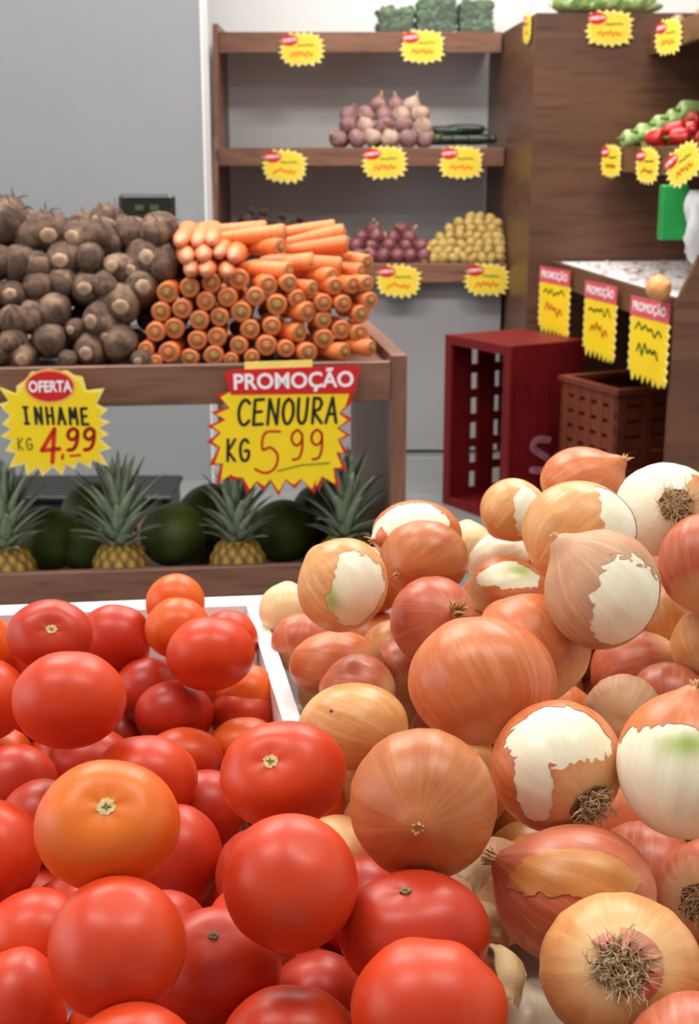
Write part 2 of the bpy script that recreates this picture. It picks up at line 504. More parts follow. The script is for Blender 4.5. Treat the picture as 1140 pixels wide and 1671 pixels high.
# ------------------------------------------------------------------ lettering strokes and price cards
GLYPH = {
 'C': [[(.78, .85), (.5, 1), (.2, .86), (.06, .5), (.2, .12), (.5, 0), (.8, .16)]],
 'E': [[(.7, 1), (.12, .98), (.1, 0), (.72, .02)], [(.1, .5), (.6, .52)]],
 'N': [[(.06, 0), (.1, 1), (.68, 0), (.72, 1)]],
 'O': [[(.4, 1), (.12, .8), (.06, .4), (.25, .04), (.52, .04), (.74, .35), (.7, .78), (.4, 1)]],
 'U': [[(.06, 1), (.1, .25), (.35, 0), (.62, .2), (.68, 1)]],
 'R': [[(.1, 0), (.1, 1), (.5, .98), (.66, .78), (.5, .55), (.1, .48), (.72, 0)]],
 'A': [[(.0, 0), (.36, 1), (.72, 0)], [(.14, .35), (.58, .35)]],
 'K': [[(.1, 1), (.1, 0)], [(.68, 1), (.1, .45), (.7, 0)]],
 'G': [[(.72, .85), (.45, 1), (.15, .8), (.08, .4), (.25, .05), (.55, 0), (.76, .15), (.76, .45), (.45, .45)]],
 'I': [[(.3, 1), (.3, 0)], [(.1, 1), (.5, 1)], [(.1, 0), (.5, 0)]],
 'H': [[(.08, 1), (.08, 0)], [(.68, 1), (.68, 0)], [(.08, .5), (.68, .5)]],
 'M': [[(.03, 0), (.12, 1), (.42, .4), (.72, 1), (.8, 0)]],
 '5': [[(.8, 1), (.28, .97), (.22, .58), (.5, .62), (.76, .42), (.68, .12), (.35, 0), (.0, .1)]],
 '9': [[(.62, .86), (.4, 1), (.15, .86), (.13, .62), (.36, .48), (.6, .64), (.62, .86), (.62, .4), (.46, .06), (.15, 0)]],
 '4': [[(.5, 0), (.6, 1), (.02, .36), (.82, .4)]],
 ',': [[(.2, .08), (.1, -.16)]],
}
def ribbon(mb, pts, w, z0, z1):
    for (x0, y0), (x1, y1) in zip(pts[:-1], pts[1:]):
        dx, dy = x1 - x0, y1 - y0
        L = math.hypot(dx, dy)
        if L < 1e-7: continue
        nx, ny = -dy / L * w / 2, dx / L * w / 2
        mb.prism([(x0 - nx, y0 - ny), (x1 - nx, y1 - ny), (x1 + nx, y1 + ny), (x0 + nx, y0 + ny)], z0, z1)
    for x, y in pts:
        mb.prism([(x + w / 2 * math.cos(a), y + w / 2 * math.sin(a)) for a in np.linspace(0, 2 * math.pi, 8, endpoint=False)], z0, z1)

def smooth_poly(pts, n=4):
    """Catmull-Rom rounding of a hand-drawn stroke"""
    if len(pts) < 4: return pts
    P = [pts[0]] + list(pts) + [pts[-1]]
    out = []
    for i in range(1, len(P) - 2):
        p0, p1, p2, p3 = [np.array(q) for q in P[i - 1:i + 3]]
        for t in np.linspace(0, 1, n, endpoint=False):
            out.append(tuple(0.5 * ((2 * p1) + (-p0 + p2) * t + (2 * p0 - 5 * p1 + 4 * p2 - p3) * t * t + (-p0 + 3 * p1 - 3 * p2 + p3) * t ** 3)))
    out.append(pts[-1])
    return out

ROUND = set('COUG59')
def hand_word(word, x, y, h, w, pitch, stroke, z0, z1, slope=0.0, lean=0.0):
    """letters from (x, y) at the lower left; w letter width, pitch advance"""
    mb = MB()
    for k, ch in enumerate(word):
        for pl in GLYPH[ch]:
            q = smooth_poly(pl) if ch in ROUND else pl
            ribbon(mb, [(x + k * pitch + a * w + b * h * lean, y + k * pitch * slope + b * h + a * w * slope) for a, b in q], stroke, z0, z1)
    return mb

def text_mesh(txt, size, bold=0.0, name='lettering'):
    cu_ = bpy.data.curves.new('txt', 'FONT')
    cu_.body = txt
    cu_.size = size
    cu_.align_x = 'CENTER'; cu_.align_y = 'CENTER'
    cu_.offset = bold
    cu_.extrude = 0.0002
    cu_.resolution_u = 3
    o = bpy.data.objects.new('txt', cu_)
    COL.objects.link(o)
    dg = bpy.context.evaluated_depsgraph_get()
    me = bpy.data.meshes.new_from_object(o.evaluated_get(dg))
    me.name = name
    bpy.data.objects.remove(o); bpy.data.curves.remove(cu_)
    return me

M_YEL = plain('yellow_card', srgb(250, 214, 20), 0.5, 0.03, 20)
M_YEL2 = plain('faded_yellow_card', srgb(244, 210, 62), 0.5, 0.05, 20)
M_YELP = plain('pale_yellow_card_edge', srgb(250, 226, 120), 0.5, 0.04, 20)
M_REDC = plain('red_card_print', srgb(206, 24, 28), 0.45, 0.04, 20)
M_ORNG = plain('orange_card_edge', srgb(236, 84, 24), 0.5, 0.05, 20)
M_PEACH = plain('peach_card_edge', srgb(246, 176, 92), 0.5, 0.05, 20)
M_WHITE = plain('white_print', srgb(250, 240, 244), 0.5, 0.02, 20)
M_INK = plain('black_marker', srgb(26, 30, 14), 0.6, 0.1, 30)
M_RINK = plain('red_marker', srgb(214, 40, 12), 0.6, 0.1, 30)
M_GINK = plain('olive_marker', srgb(112, 120, 12), 0.6, 0.1, 30)
M_OINK = plain('orange_marker', srgb(226, 120, 14), 0.6, 0.1, 30)
M_PINK = plain('faded_red_print', srgb(214, 84, 96), 0.5, 0.05, 20)
M_BORD = plain('maroon_card_edge', srgb(120, 30, 34), 0.5, 0.05, 20)

def place_card(o, pos, yaw, tilt=0.0, roll=0.0):
    o.matrix_world = Matrix.Translation(Vector(pos)) @ Matrix.Rotation(math.radians(yaw), 4, 'Z') @ Matrix.Rotation(math.pi / 2 - math.radians(tilt), 4, 'X') @ Matrix.Rotation(math.radians(roll), 4, 'Z')


def shrink(poly, f, cy=0.0):
    return [(x * f, (y - cy) * f + cy) for x, y in poly]

# the carrot card
dC = 2.93; sC = dC / FPX
cxC, cyC = 462, 705
def lc(x, y): return ((x - cxC) * sC, -(y - cyC) * sC)
card = empty('price_card', (0, 0, 0), 0, 'yellow promotion price card for carrots with red zigzag edge on the stand rail', 'price card', 'price cards on the produce stand')
place_card(card, stand(0, -0.012, 0) * [0, 0, 0] + at_y(cxC, cyC, 2.925), 5.0)
tips = [(351, 640), (343, 670), (336, 693), (335, 720), (338, 760), (348, 794), (374, 786), (400, 810), (427, 805), (453, 815), (480, 803), (513, 812), (521, 808), (556, 803), (568, 772), (571, 745), (575, 712), (578, 685), (574, 660)]
vals = [(372, 662), (364, 682), (356, 704), (354, 730), (358, 758), (370, 778), (392, 784), (415, 790), (438, 787), (465, 788), (492, 788), (517, 790), (528, 784), (548, 770), (553, 742), (556, 720), (554, 700), (558, 674)]
poly = [(376, 636)]
for k in range(len(tips)):
    poly.append(tips[k])
    if k < len(vals): poly.append(vals[k])
poly.append((580, 636))
mid = [(376, 636)]
for k in range(len(tips)):
    tx, ty = tips[k]; mid.append((460 + (tx - 460) * 0.92, 705 + (ty - 705) * 0.92))
    if k < len(vals):
        vx, vy = vals[k]; mid.append((460 + (vx - 460) * 0.965, 705 + (vy - 705) * 0.965))
mid.append((574, 636))
MB().prism(ccw([lc(*p) for p in poly]), -0.002, 0.0).build('zigzag_backing', M_REDC, card)
pn = MB().prism(ccw([lc(*p) for p in mid]), 0.0002, 0.0010).build('yellow_panel', M_YEL, card)
hand_word('CENOURA', *lc(386, 692), 42 * sC, 24 * sC, 24.4 * sC, 5.4 * sC, 0.0011, 0.0015, slope=0.01, lean=0.08).build('product_name', M_INK, card)
hand_word('KG', *lc(367, 752), 36 * sC, 20 * sC, 21 * sC, 5.0 * sC, 0.0011, 0.0015, lean=0.04).build('unit_lettering', M_INK, card)
pr5 = hand_word('5', *lc(414, 774), 70 * sC, 48 * sC, 0, 4.4 * sC, 0.0011, 0.0015, lean=0.06)
p99 = hand_word('99', *lc(472, 752), 50 * sC, 34 * sC, 33 * sC, 4.2 * sC, 0.0011, 0.0015)
pr5.build('price', M_RINK, card)
p99.build('price_cents', M_RINK, card)
ul = MB(); ribbon(ul, [lc(452, 771), lc(490, 762), lc(538, 759)], 2.6 * sC, 0.0011, 0.0015)
ul.build('underline', M_GINK, card)
ban = MB().prism(ccw([lc(*p) for p in [(366, 606), (378, 600), (590, 595), (581, 642), (377, 641)]]), 0.0002, 0.0022).build('banner', M_REDC, card)
tm = text_mesh('PROMOÇÃO', 36 * sC, 0.0011)
lt = mesh_obj('banner_lettering', tm, M_WHITE, ban)
lt.location = (*lc(480, 620), 0.0027)
wdt = max(v.co.x for v in tm.vertices) - min(v.co.x for v in tm.vertices)
lt.scale = (197 * sC / wdt, 1.0, 1.0)
lt.rotation_euler = (0, 0, 0.012)
MB().prism(ccw([lc(*p) for p in [(400, 588), (511, 586), (511, 600), (400, 601)]]), -0.004, -0.0005).build('holder_tab', M_YELP, card)

# the taro card
dI = 2.86; sI = dI / FPX
cxI, cyI = 92, 690
def li(x, y): return ((x - cxI) * sI, -(y - cyI) * sI)
card = empty('price_card', (0, 0, 0), 0, 'yellow starburst offer price card for taro roots on the stand rail', 'price card', 'price cards on the produce stand')
place_card(card, at_y(cxI, cyI, 2.84), 5.0)
zt = [(10, 165), (0, 260), (12, 370), (0, 440), (20, 520), (35, 620), (130, 668), (215, 672), (325, 668), (395, 636), (485, 632), (580, 620), (600, 520), (590, 440), (602, 370), (592, 300), (580, 180), (465, 115), (380, 78), (285, 68), (190, 82), (105, 160)]
P = [(zx * .298, 580 + zy * .298) for zx, zy in zt]
poly = []; mid = []
for k in range(len(P)):
    a, b_ = np.array(P[k]), np.array(P[(k + 1) % len(P)])
    c = np.array([cxI - 4, 695.0])
    m_ = (a + b_) / 2
    f = 0.97 if 17 <= k <= 20 else 0.82
    v_ = c + (m_ - c) * f
    poly += [li(*a), li(*v_)]
    a2 = c + (a - c) * 0.90
    v2 = c + (m_ - c) * (f * 0.95)
    mid += [li(*a2), li(*v2)]
MB().prism(ccw(poly), -0.002, 0.0).build('starburst_backing', M_YELP, card)
MB().prism(ccw(mid), 0.0002, 0.0010).build('yellow_panel', M_YEL, card)
hand_word('INHAME', *li(40, 690), 27 * sI, 15 * sI, 18.6 * sI, 5.0 * sI, 0.0011, 0.0015, slope=-0.035, lean=-0.05).build('product_name', M_INK, card)
hand_word('KG', *li(27, 734), 19 * sI, 12 * sI, 14 * sI, 2.6 * sI, 0.0011, 0.0015).build('unit_lettering', M_GINK, card)
pr4 = hand_word('4', *li(64, 756), 56 * sI, 36 * sI, 0, 7.4 * sI, 0.0011, 0.0015, lean=0.05)
p99 = hand_word('99', *li(104, 736), 36 * sI, 30 * sI, 27 * sI, 6.4 * sI, 0.0011, 0.0015, lean=0.1)
c_ = hand_word(',', *li(97, 746), 26 * sI, 14 * sI, 0, 5 * sI, 0.0011, 0.0015); pr4.add(c_.v, c_.f)
ribbon(pr4, [li(112, 746), li(128, 745)], 4 * sI, 0.0011, 0.0015)
pr4.build('price', M_RINK, card)
p99.build('price_cents', M_RINK, card)
def ellipse(cx, cy, a, b, n=28): return [(cx + a * math.cos(t), cy + b * math.sin(t)) for t in np.linspace(0, 2 * math.pi, n, endpoint=False)]
MB().prism(ellipse(*li(85, 629), 41.5 * sI, 28.5 * sI), 0.0011, 0.0016).build('badge_edge', M_PEACH, card)
bd = MB().prism(ellipse(*li(85, 629), 38 * sI, 25 * sI), 0.0017, 0.0022).build('badge', M_REDC, card)
tm = text_mesh('OFERTA', 22 * sI, 0.0009)
lt = mesh_obj('badge_lettering', tm, M_WHITE, bd)
wdt = max(v.co.x for v in tm.vertices) - min(v.co.x for v in tm.vertices)
lt.location = (*li(85, 630), 0.0027); lt.scale = (70 * sI / wdt, 1.15, 1)

# small offer cards: starburst, oval badge, illegible handwriting
def wiggle(seed, x, y, w, h, n):
    rr = random.Random(seed)
    return smooth_poly([(x + w * i / (n - 1), y + h * (rr.random() * 0.9 if i % 2 else -rr.random() * 0.9)) for i in range(n)], 3)

small_txt = text_mesh('OFERTA', 0.018, 0.0006, 'badge_lettering')
small_txt.materials.append(M_WHITE)
wd_ = max(v.co.x for v in small_txt.vertices) - min(v.co.x for v in small_txt.vertices)
def burst(a, b, spike, n, seed):
    rr = random.Random(seed)
    out = []
    for i in range(n):
        t = 2 * math.pi * i / n
        def se(t_, f):
            c, s = math.cos(t_), math.sin(t_)
            q = (abs(c) ** 3.2 + abs(s) ** 3.2) ** (-1 / 3.2)
            return (a * q * c * f, b * q * s * f)
        out.append(se(t, 1.0)); out.append(se(t + math.pi / n, 1 + spike * (0.6 + 0.7 * rr.random())))
    return out
small_meshes = []
for s in range(3):
    bk = MB().prism(burst(0.074, 0.054, 0.22, 20, s), -0.002, 0.0).mesh('starburst_backing'); bk.materials.append(M_YELP)
    pn = MB().prism(burst(0.067, 0.048, 0.10, 20, s), 0.0002, 0.001).mesh('yellow_panel'); pn.materials.append(M_YEL2)
    nm = MB(); ribbon(nm, wiggle(s + 10, -0.015, 0.014, 0.062, 0.006, 9), 0.005, 0.0011, 0.0015)
    nm = nm.mesh('product_name'); nm.materials.append(M_GINK)
    pc = MB(); ribbon(pc, wiggle(s + 20, -0.042, -0.019, 0.085, 0.012, 10), 0.007, 0.0011, 0.0015)
    pc = pc.mesh('price'); pc.materials.append(M_OINK)
    bd = MB().prism(ellipse(-0.047, 0.034, 0.034, 0.021), 0.0016, 0.0024).mesh('badge'); bd.materials.append(M_REDC)
    small_meshes.append((bk, pn, nm, pc, bd))
SMALL_N = [0]
def small_card(pos, yaw, label, group, scale=1.0, roll=0.0, tilt=0.0):
    r = empty('price_card', (0, 0, 0), 0, label, 'price card', group)
    ms = small_meshes[SMALL_N[0] % 3]; SMALL_N[0] += 1
    for me, nm in zip(ms, ('starburst_backing', 'yellow_panel', 'product_name', 'price', 'badge')):
        o = mesh_obj(nm, me, None, r)
        if nm == 'badge':
            l = mesh_obj('badge_lettering', small_txt, None, o)
            l.location = (-0.047, 0.034, 0.0028); l.scale = (0.056 / wd_, 0.9, 1); l.rotation_euler = (0, 0, 0.1)
    place_card(r, pos, yaw, tilt, roll)
    r.scale = (scale, scale, scale)
    return r
G1 = 'small offer cards on the wall shelves'
for (x, y, Y, lab) in ((492, 80, 5.585, 'yellow offer card on the top wall shelf lip, nearer the left panel'),
                       (689, 76, 5.585, 'yellow offer card on the top wall shelf lip below the green packs'),
                       (464, 271, 5.435, 'yellow offer card on the empty left half of the middle wall shelf'),
                       (627, 265, 5.435, 'yellow offer card below the garlic heap on the middle wall shelf'),
                       (752, 265, 5.435, 'yellow offer card below the dark cucumbers on the middle wall shelf'),
                       (650, 458, 5.285, 'yellow offer card below the red onions on the lower wall shelf'),
                       (794, 456, 5.285, 'yellow offer card below the potatoes on the lower wall shelf')):
    small_card(at_y(x, y, Y), 0, lab, G1, 1.0, random.Random(x).uniform(-3, 3))
G2 = 'small offer cards on the brown cabinet and side rack'
small_card(at_y(994, 46, 4.835), 0, 'yellow offer card facing front on the top of the brown cabinet', G2, 0.93)
p = at_y(862, 46, 4.98); small_card((side_x(4.98) - 0.010, 4.98, p[2]), -86, 'yellow offer card seen edge-on on the flank of the brown cabinet', G2, 0.8)
small_card((0.990, 4.43, at_y(1112, 60, 4.43)[2]), -70, 'yellow offer card on the top shelf lip of the side rack', G2, 0.85)
small_card((0.874, 4.66, at_y(992, 263, 4.66)[2]), -74, 'yellow offer card under the pale green peppers, farthest on the side rack', G2, 0.85)
small_card((0.874, 4.09, at_y(1053, 270, 4.09)[2]), -74, 'yellow offer card in the middle of the three on the side rack lip', G2, 0.82)
small_card((0.862, 3.60, at_y(1112, 268, 3.6)[2]), -62, 'yellow offer card hanging askew under the red peppers on the side rack', G2, 0.78, 28)

# tall promotion cards on the rail of the side table
tall_txt = text_mesh('PROMOÇÃO', 0.034, 0.0008, 'banner_lettering'); tall_txt.materials.append(M_WHITE)
wt_ = max(v.co.x for v in tall_txt.vertices) - min(v.co.x for v in tall_txt.vertices)
def tall_card(pos, yaw, label, seed, prmat, h=0.22):
    w = 0.102
    r = empty('price_card', (0, 0, 0), 0, label, 'price card', 'tall promotion cards on the side table rail')
    rr = random.Random(seed)
    def outline(g, up):
        out = [(-w * g, up), ]
        ys = np.linspace(up - 0.02, -h / 2 + 0.03, 7)
        for y in ys: out += [(-w * g * 1.0, y), (-w * g * 1.1, y - 0.008)]
        xs = np.linspace(-w * g * 0.9, w * g * 0.9, 7)
        for i, x in enumerate(xs): out += [(x, -h / 2 + 0.028 - 0.006 * g), (x + 0.010, -h / 2 + 0.006 - 0.012 * g + 0.008 * rr.random())]
        for y in ys[::-1]: out += [(w * g * 1.12, y - 0.006), (w * g * 1.0, y)]
        out += [(w * g, up)]
        return out
    MB().prism(ccw(outline(1.06, h / 2 - 0.03)), -0.002, 0.0).build('zigzag_backing', M_YELP, r)
    MB().prism(ccw(outline(0.96, h / 2 - 0.03)), 0.0002, 0.001).build('yellow_panel', M_YEL, r)
    b_ = MB().prism(ccw([(-w * 1.1, h / 2 - 0.048), (w * 1.12, h / 2 - 0.048), (w * 1.12, h / 2 + 0.004), (-w * 1.1, h / 2 + 0.004)]), 0.0002, 0.0022).build('banner', M_PINK, r)
    l = mesh_obj('banner_lettering', tall_txt, None, b_); l.location = (0, h / 2 - 0.022, 0.0027); l.scale = (w * 1.9 / wt_, 1, 1)
    nm = MB(); ribbon(nm, wiggle(seed, -w * 0.75, 0.032, w * 1.5, 0.016, 9), 0.008, 0.0011, 0.0015); nm.build('product_name', M_GINK, r)
    pc = MB(); ribbon(pc, wiggle(seed + 5, -w * 0.6, -0.024, w * 1.2, 0.022, 9), 0.010, 0.0011, 0.0015); pc.build('price', M_OINK if prmat is not None else M_GINK, r)
    place_card(r, pos, yaw)
def rail_at(t, off=0.012):
    p = TA + (TB - TA) * t - tn * off
    return p
for t, px, py, lab, seed, pm, yw in ((0.15, 908, 492, 'tall promotion card at the far end of the side table rail, above the red crate', 3, M_OINK, -72),
                              (0.57, 980, 526, 'tall promotion card in the middle of the side table rail', 4, M_OINK, -76),
                              (0.925, 1060, 560, 'tall promotion card at the near end of the side table rail', 8, None, -76)):
    p = rail_at(t, 0.034)
    tall_card((p[0], p[1], TZ - 0.118), yw, lab, seed, pm)
# pale print on the red crate's wall
lg = MB()
ribbon(lg, smooth_poly([(0.03, 0.05), (-0.02, 0.055), (-0.035, 0.03), (0.0, 0.005), (0.035, -0.02), (0.02, -0.05), (-0.035, -0.045)]), 0.022, 0, 0.001)
lo = lg.build('printed_mark', plain('pale_pink_print', srgb(196, 120, 140), 0.6, 0.1, 40), rc)
lo.matrix_basis = Matrix(((0, 0, -1, -0.0045), (-1, 0, 0, -0.13), (0, 1, 0, 0.22), (0, 0, 0, 1)))

# ------------------------------------------------------------------ tomatoes and onions
def axis_from(cx, cy, w, h, ax):
    """axis through a pixel of the silhouette: (px, py, +1 facing the viewer / -1 turned away)"""
    vx, vy = (ax[0] - cx) / (w / 2), -(ax[1] - cy) / (h / 2)
    q = vx * vx + vy * vy
    if q > 0.96:
        s = math.sqrt(0.96 / q); vx *= s; vy *= s; q = 0.96
    return np.array([vx, vy, ax[2] * math.sqrt(1 - q)])

def frame_to(axis):
    a = axis / np.linalg.norm(axis)
    r = np.array([0.0, 1, 0]) if abs(a[1]) < 0.9 else np.array([1.0, 0, 0])
    x = np.cross(r, a); x /= np.linalg.norm(x)
    y = np.cross(a, x)
    return np.stack([x, y, a], axis=1)

def lathe_grid(nt_, np_):
    th = np.linspace(0, math.pi, nt_ + 1)
    ph = np.linspace(0, 2 * math.pi, np_, endpoint=False)
    faces = []
    for i in range(nt_):
        for j in range(np_):
            k = (j + 1) % np_
            a, b, c, d = i * np_ + j, i * np_ + k, (i + 1) * np_ + k, (i + 1) * np_ + j
            if i == 0: faces.append((a, d, c))
            elif i == nt_ - 1: faces.append((a, d, b))
            else: faces.append((a, d, c, b))
    T_, P_ = np.meshgrid(th, ph, indexing='ij')
    return T_, P_, faces

def tomato_unit(rng, lobes=5, lobe=0.03, dimple=0.13, q=0.86, nt_=30, np_=44):
    T_, P_, F_ = lathe_grid(nt_, np_)
    ph0 = rng.uniform(0, 6.28)
    near = np.exp(-((T_ - 0.75) / 0.5) ** 2)
    lob = 1 + lobe * near * np.cos(lobes * P_ + ph0) + 0.012 * np.sin(T_) * np.cos(2 * P_ + rng.uniform(0, 6)) + 0.008 * np.sin(T_) * np.cos(3 * P_ + rng.uniform(0, 6))
    s, c = np.sin(T_), np.cos(T_)
    rad = np.sign(s) * np.abs(s) ** 0.92 * lob
    z = q * c - dimple * np.exp(-(T_ / 0.36) ** 2) * (1 - 0.06 * np.cos(lobes * P_ + ph0)) + 0.025 * np.exp(-((math.pi - T_) / 0.22) ** 2)
    V = np.stack([rad * np.cos(P_), rad * np.sin(P_), z], axis=-1).reshape(-1, 3)
    return V, F_

def tomato_mat(name, c1, c2, shoulder):
    if name in MATS: return MATS[name]
    m, nt, b = new_mat(name)
    a = nt.nodes.new('ShaderNodeAttribute'); a.attribute_name = 'oc'
    sep = nt.nodes.new('ShaderNodeSeparateXYZ'); nt.links.new(a.outputs['Vector'], sep.inputs[0])
    f = noise(nt, coord(nt, (1, 1, 1), 'oc'), 1.1, 2.0)
    f2 = noise(nt, coord(nt, (1, 1, 1), 'oc'), 60, 1.0)
    base = mixc(nt, ramp(nt, f, 0.36, 0.66), c1, c2)
    base = mixc(nt, ramp(nt, f2, 0.66, 0.80), base, tuple(min(1, c * 1.25 + 0.01) for c in c2[:3]) + (1,))
    base = mixc(nt, ramp(nt, sep.outputs['Z'], 0.42, 0.80), base, shoulder)
    nt.links.new(base, b.inputs['Base Color'])
    b.inputs['Roughness'].default_value = 0.4
    b.inputs['Specular IOR Level'].default_value = 0.38
    b.inputs['Subsurface Weight'].default_value = 0.18
    b.inputs['Subsurface Scale'].default_value = 0.006
    b.inputs['Subsurface Radius'].default_value = (1.0, 0.35, 0.2)
    b.inputs['Coat Weight'].default_value = 0.06
    b.inputs['Coat Roughness'].default_value = 0.22
    bump(nt, b, f, 0.05, 0.002)
    MATS[name] = m
    return m

TM = {
 'red': tomato_mat('red_tomato_skin', srgb(200, 54, 18), srgb(210, 68, 26), srgb(208, 66, 24)),
 'deep': tomato_mat('deep_red_tomato_skin', srgb(180, 44, 20), srgb(194, 56, 27), srgb(190, 54, 25)),
 'orange': tomato_mat('orange_tomato_skin', srgb(214, 84, 16), srgb(222, 100, 22), srgb(228, 114, 28)),
 'mixed': tomato_mat('orange_red_tomato_skin', srgb(194, 54, 22), srgb(206, 78, 26), srgb(210, 88, 28)),
}
M_SCAR = plain('cream_stem_scar', srgb(214, 190, 130), 0.8, 0.25, 200, bmp=0.4)
M_SCARG = plain('green_grey_stem_scar', srgb(126, 120, 84), 0.8, 0.3, 200, bmp=0.4)

def star_scar(rng, r, npt=9, mat=None):
    """small raised star with a round core, in the unit frame of the fruit"""
    mb = MB()
    poly = []
    for i in range(npt * 2):
        t = math.pi * i / npt
        rr = r * (1.12 if i % 2 == 0 else 0.92) * rng.uniform(0.85, 1.1)
        poly.append((rr * math.cos(t), rr * math.sin(t)))
    mb.prism(poly, -0.02, 0.012)
    core = MB()
    for k in range(4):
        a = k * 1.57 + rng.uniform(-.3, .3); q = r * 0.55
        core.prism([(q * math.cos(a), q * math.sin(a)), (q * 0.35 * math.cos(a + 0.8), q * 0.35 * math.sin(a + 0.8)), (q * 0.35 * math.cos(a - 0.8), q * 0.35 * math.sin(a - 0.8))], 0.004, 0.03)
    return np.array(mb.v), mb.f, np.array(core.v), core.f

# id: centre x, y, width, height in the photo, distance, colour, stem end (x, y, facing), label
TOM = [
 ('t1', 82, 1037, 140, 118, 1.264, 'deep', (84, 1024, 1), 'deep red tomato with a cream stem scar by the back rim of the bin', 1),
 ('t2', 188, 1040, 118, 112, 1.405, 'deep', (200, 990, -1), 'dark red tomato between the scarred tomato and the orange pair at the back', 0),
 ('t3', 286, 982, 96, 92, 1.395, 'orange', (300, 975, -1), 'small orange tomato topmost at the back rim of the bin', 0),
 ('t4', 290, 1025, 106, 100, 1.334, 'orange', (270, 1000, -1), 'small orange tomato just below the topmost orange one', 0),
 ('t5', 343, 1067, 146, 122, 1.279, 'red', (346, 1030, -1), 'red tomato in front of the small orange pair near the divider', 0),
 ('t6', 113, 1142, 186, 160, 1.094, 'red', (112, 1075, -1), 'large smooth red tomato at the left, below the scarred one', 0),
 ('t7', 240, 1127, 108, 108, 1.373, 'deep', (240, 1090, -1), 'small dark red tomato peeking out right of the large smooth one', 0),
 ('t8', 284, 1165, 130, 110, 1.319, 'deep', (280, 1120, -1), 'dull red tomato below the red one near the divider', 0),
 ('t9', 400, 1170, 116, 96, 1.350, 'mixed', (400, 1130, -1), 'orange-red tomato touching the white divider', 0),
 ('t10', 404, 1134, 104, 100, 1.36, 'orange', (420, 1100, -1), 'shaded orange tomato wedged against the divider', 0),
 ('t11', 300, 1235, 130, 96, 1.264, 'mixed', (320, 1200, -1), 'half hidden orange-red tomato behind the big red shoulder', 0),
 ('t12', 400, 1218, 116, 96, 1.294, 'orange', (390, 1180, -1), 'orange tomato peeking above the scarred tomato beside the onions', 0),
 ('t13', 462, 1264, 208, 178, 0.980, 'red', (436, 1238, 1), 'glossy red tomato with a cream stem scar beside the onions', 1),
 ('t14', 152, 1245, 136, 116, 1.262, 'deep', (150, 1200, -1), 'dark red tomato directly below the large smooth one', 0),
 ('t15', 236, 1272, 176, 144, 1.112, 'red', (240, 1215, -1), 'big red tomato right behind the orange scarred one', 0),
 ('t16', 175, 1346, 234, 214, 0.816, 'orange', (173, 1310, 1), 'large orange tomato with a pale green stem scar, front left', 1),
 ('t17', 25, 1281, 136, 136, 1.169, 'deep', (20, 1230, -1), 'red tomato cut by the left edge, left of the orange scarred one', 0),
 ('t18', -22, 1142, 134, 134, 1.225, 'red', (-10, 1090, -1), 'red tomato cut by the left edge beside the large smooth one', 0),
 ('t19', -20, 1395, 176, 184, 1.020, 'red', (-10, 1330, -1), 'big red tomato cut by the left edge, lower left of the orange one', 0),
 ('t20', 292, 1400, 140, 172, 1.067, 'deep', (300, 1330, -1), 'tall dull red tomato right of the orange scarred one', 0),
 ('t21', 474, 1440, 220, 224, 0.810, 'red', (440, 1500, -1), 'large round red tomato with a tiny pale tip, left of the brown onion', 0),
 ('t22', 191, 1546, 222, 232, 0.770, 'red', (190, 1620, -1), 'large egg-shaped red tomato below the orange scarred one', 0),
 ('t23', 58, 1540, 180, 180, 0.954, 'red', (60, 1480, -1), 'red tomato left of the large egg-shaped one', 0),
 ('t24', 352, 1580, 214, 196, 0.861, 'deep', (348, 1524, 1), 'dull red tomato with a tiny star scar at the bottom', 2),
 ('t25', 676, 1522, 246, 204, 0.826, 'deep', (660, 1450, 1), 'dark red tomato with a grey star scar under the brown onion', 2),
 ('t26', 699, 1650, 254, 232, 0.750, 'red', (725, 1560, -1), 'bright red lobed tomato at the bottom beside the onions', 0),
 ('t27', 474, 1706, 232, 192, 0.814, 'red', (480, 1630, -1), 'red tomato cut by the bottom edge, middle of the front', 0),
 ('t28', 30, 1655, 156, 212, 0.887, 'red', (20, 1590, -1), 'red tomato in the bottom left corner', 0),
 ('t29', 216, 1755, 230, 230, 0.725, 'red', (216, 1700, -1), 'red tomato barely showing at the bottom below the egg-shaped one', 0),
 ('t30', 520, 1647, 182, 182, 0.897, 'deep', (520, 1600, -1), 'shaded dark red tomato low between the front ones', 0),
 ('t31', 70, 1342, 140, 140, 1.116, 'deep', (70, 1290, -1), 'shaded red tomato behind the left side of the orange scarred one', 0),
 ('t32', 334, 1323, 134, 134, 1.155, 'deep', (334, 1280, -1), 'shaded dull tomato left of the glossy scarred one', 0),
 ('t33', -42, 1050, 116, 116, 1.395, 'orange', (-40, 1010, -1), 'orange tomato barely showing at the upper left edge of the bin', 0),
 ('t35', 372, 1044, 100, 100, 1.449, 'red', (372, 1000, -1), 'pale red tomato peeking out behind the one near the divider', 0),
 ('t34', 110, 1507, 148, 148, 1.033, 'deep', (110, 1440, -1), 'shaded red tomato deep under the orange scarred one', 0),
 ('t36', 0, 1242, 112, 112, 1.285, 'orange', (0, 1200, -1), 'orange tomato sliver at the left edge under the large smooth one', 0),
 ('t37', 590, 1481, 162, 162, 1.017, 'deep', (590, 1420, -1), 'shaded red tomato low between the round tomato and the brown onion', 0),
]
FIXED = []          # centre, radius of every piece of produce in the bin

def unit_to_world(V, cx, cy, w, h, d):
    s = d / FPX
    k = np.array([w / 2, h / 2, (w + h) / 4]) * s
    t = -ray(cx, cy); t /= np.linalg.norm(t)             # towards the viewer from where the fruit lies
    rgt = np.cross(UP, t); rgt /= np.linalg.norm(rgt)
    return (V * k) @ np.stack([rgt, np.cross(t, rgt), t], axis=1).T

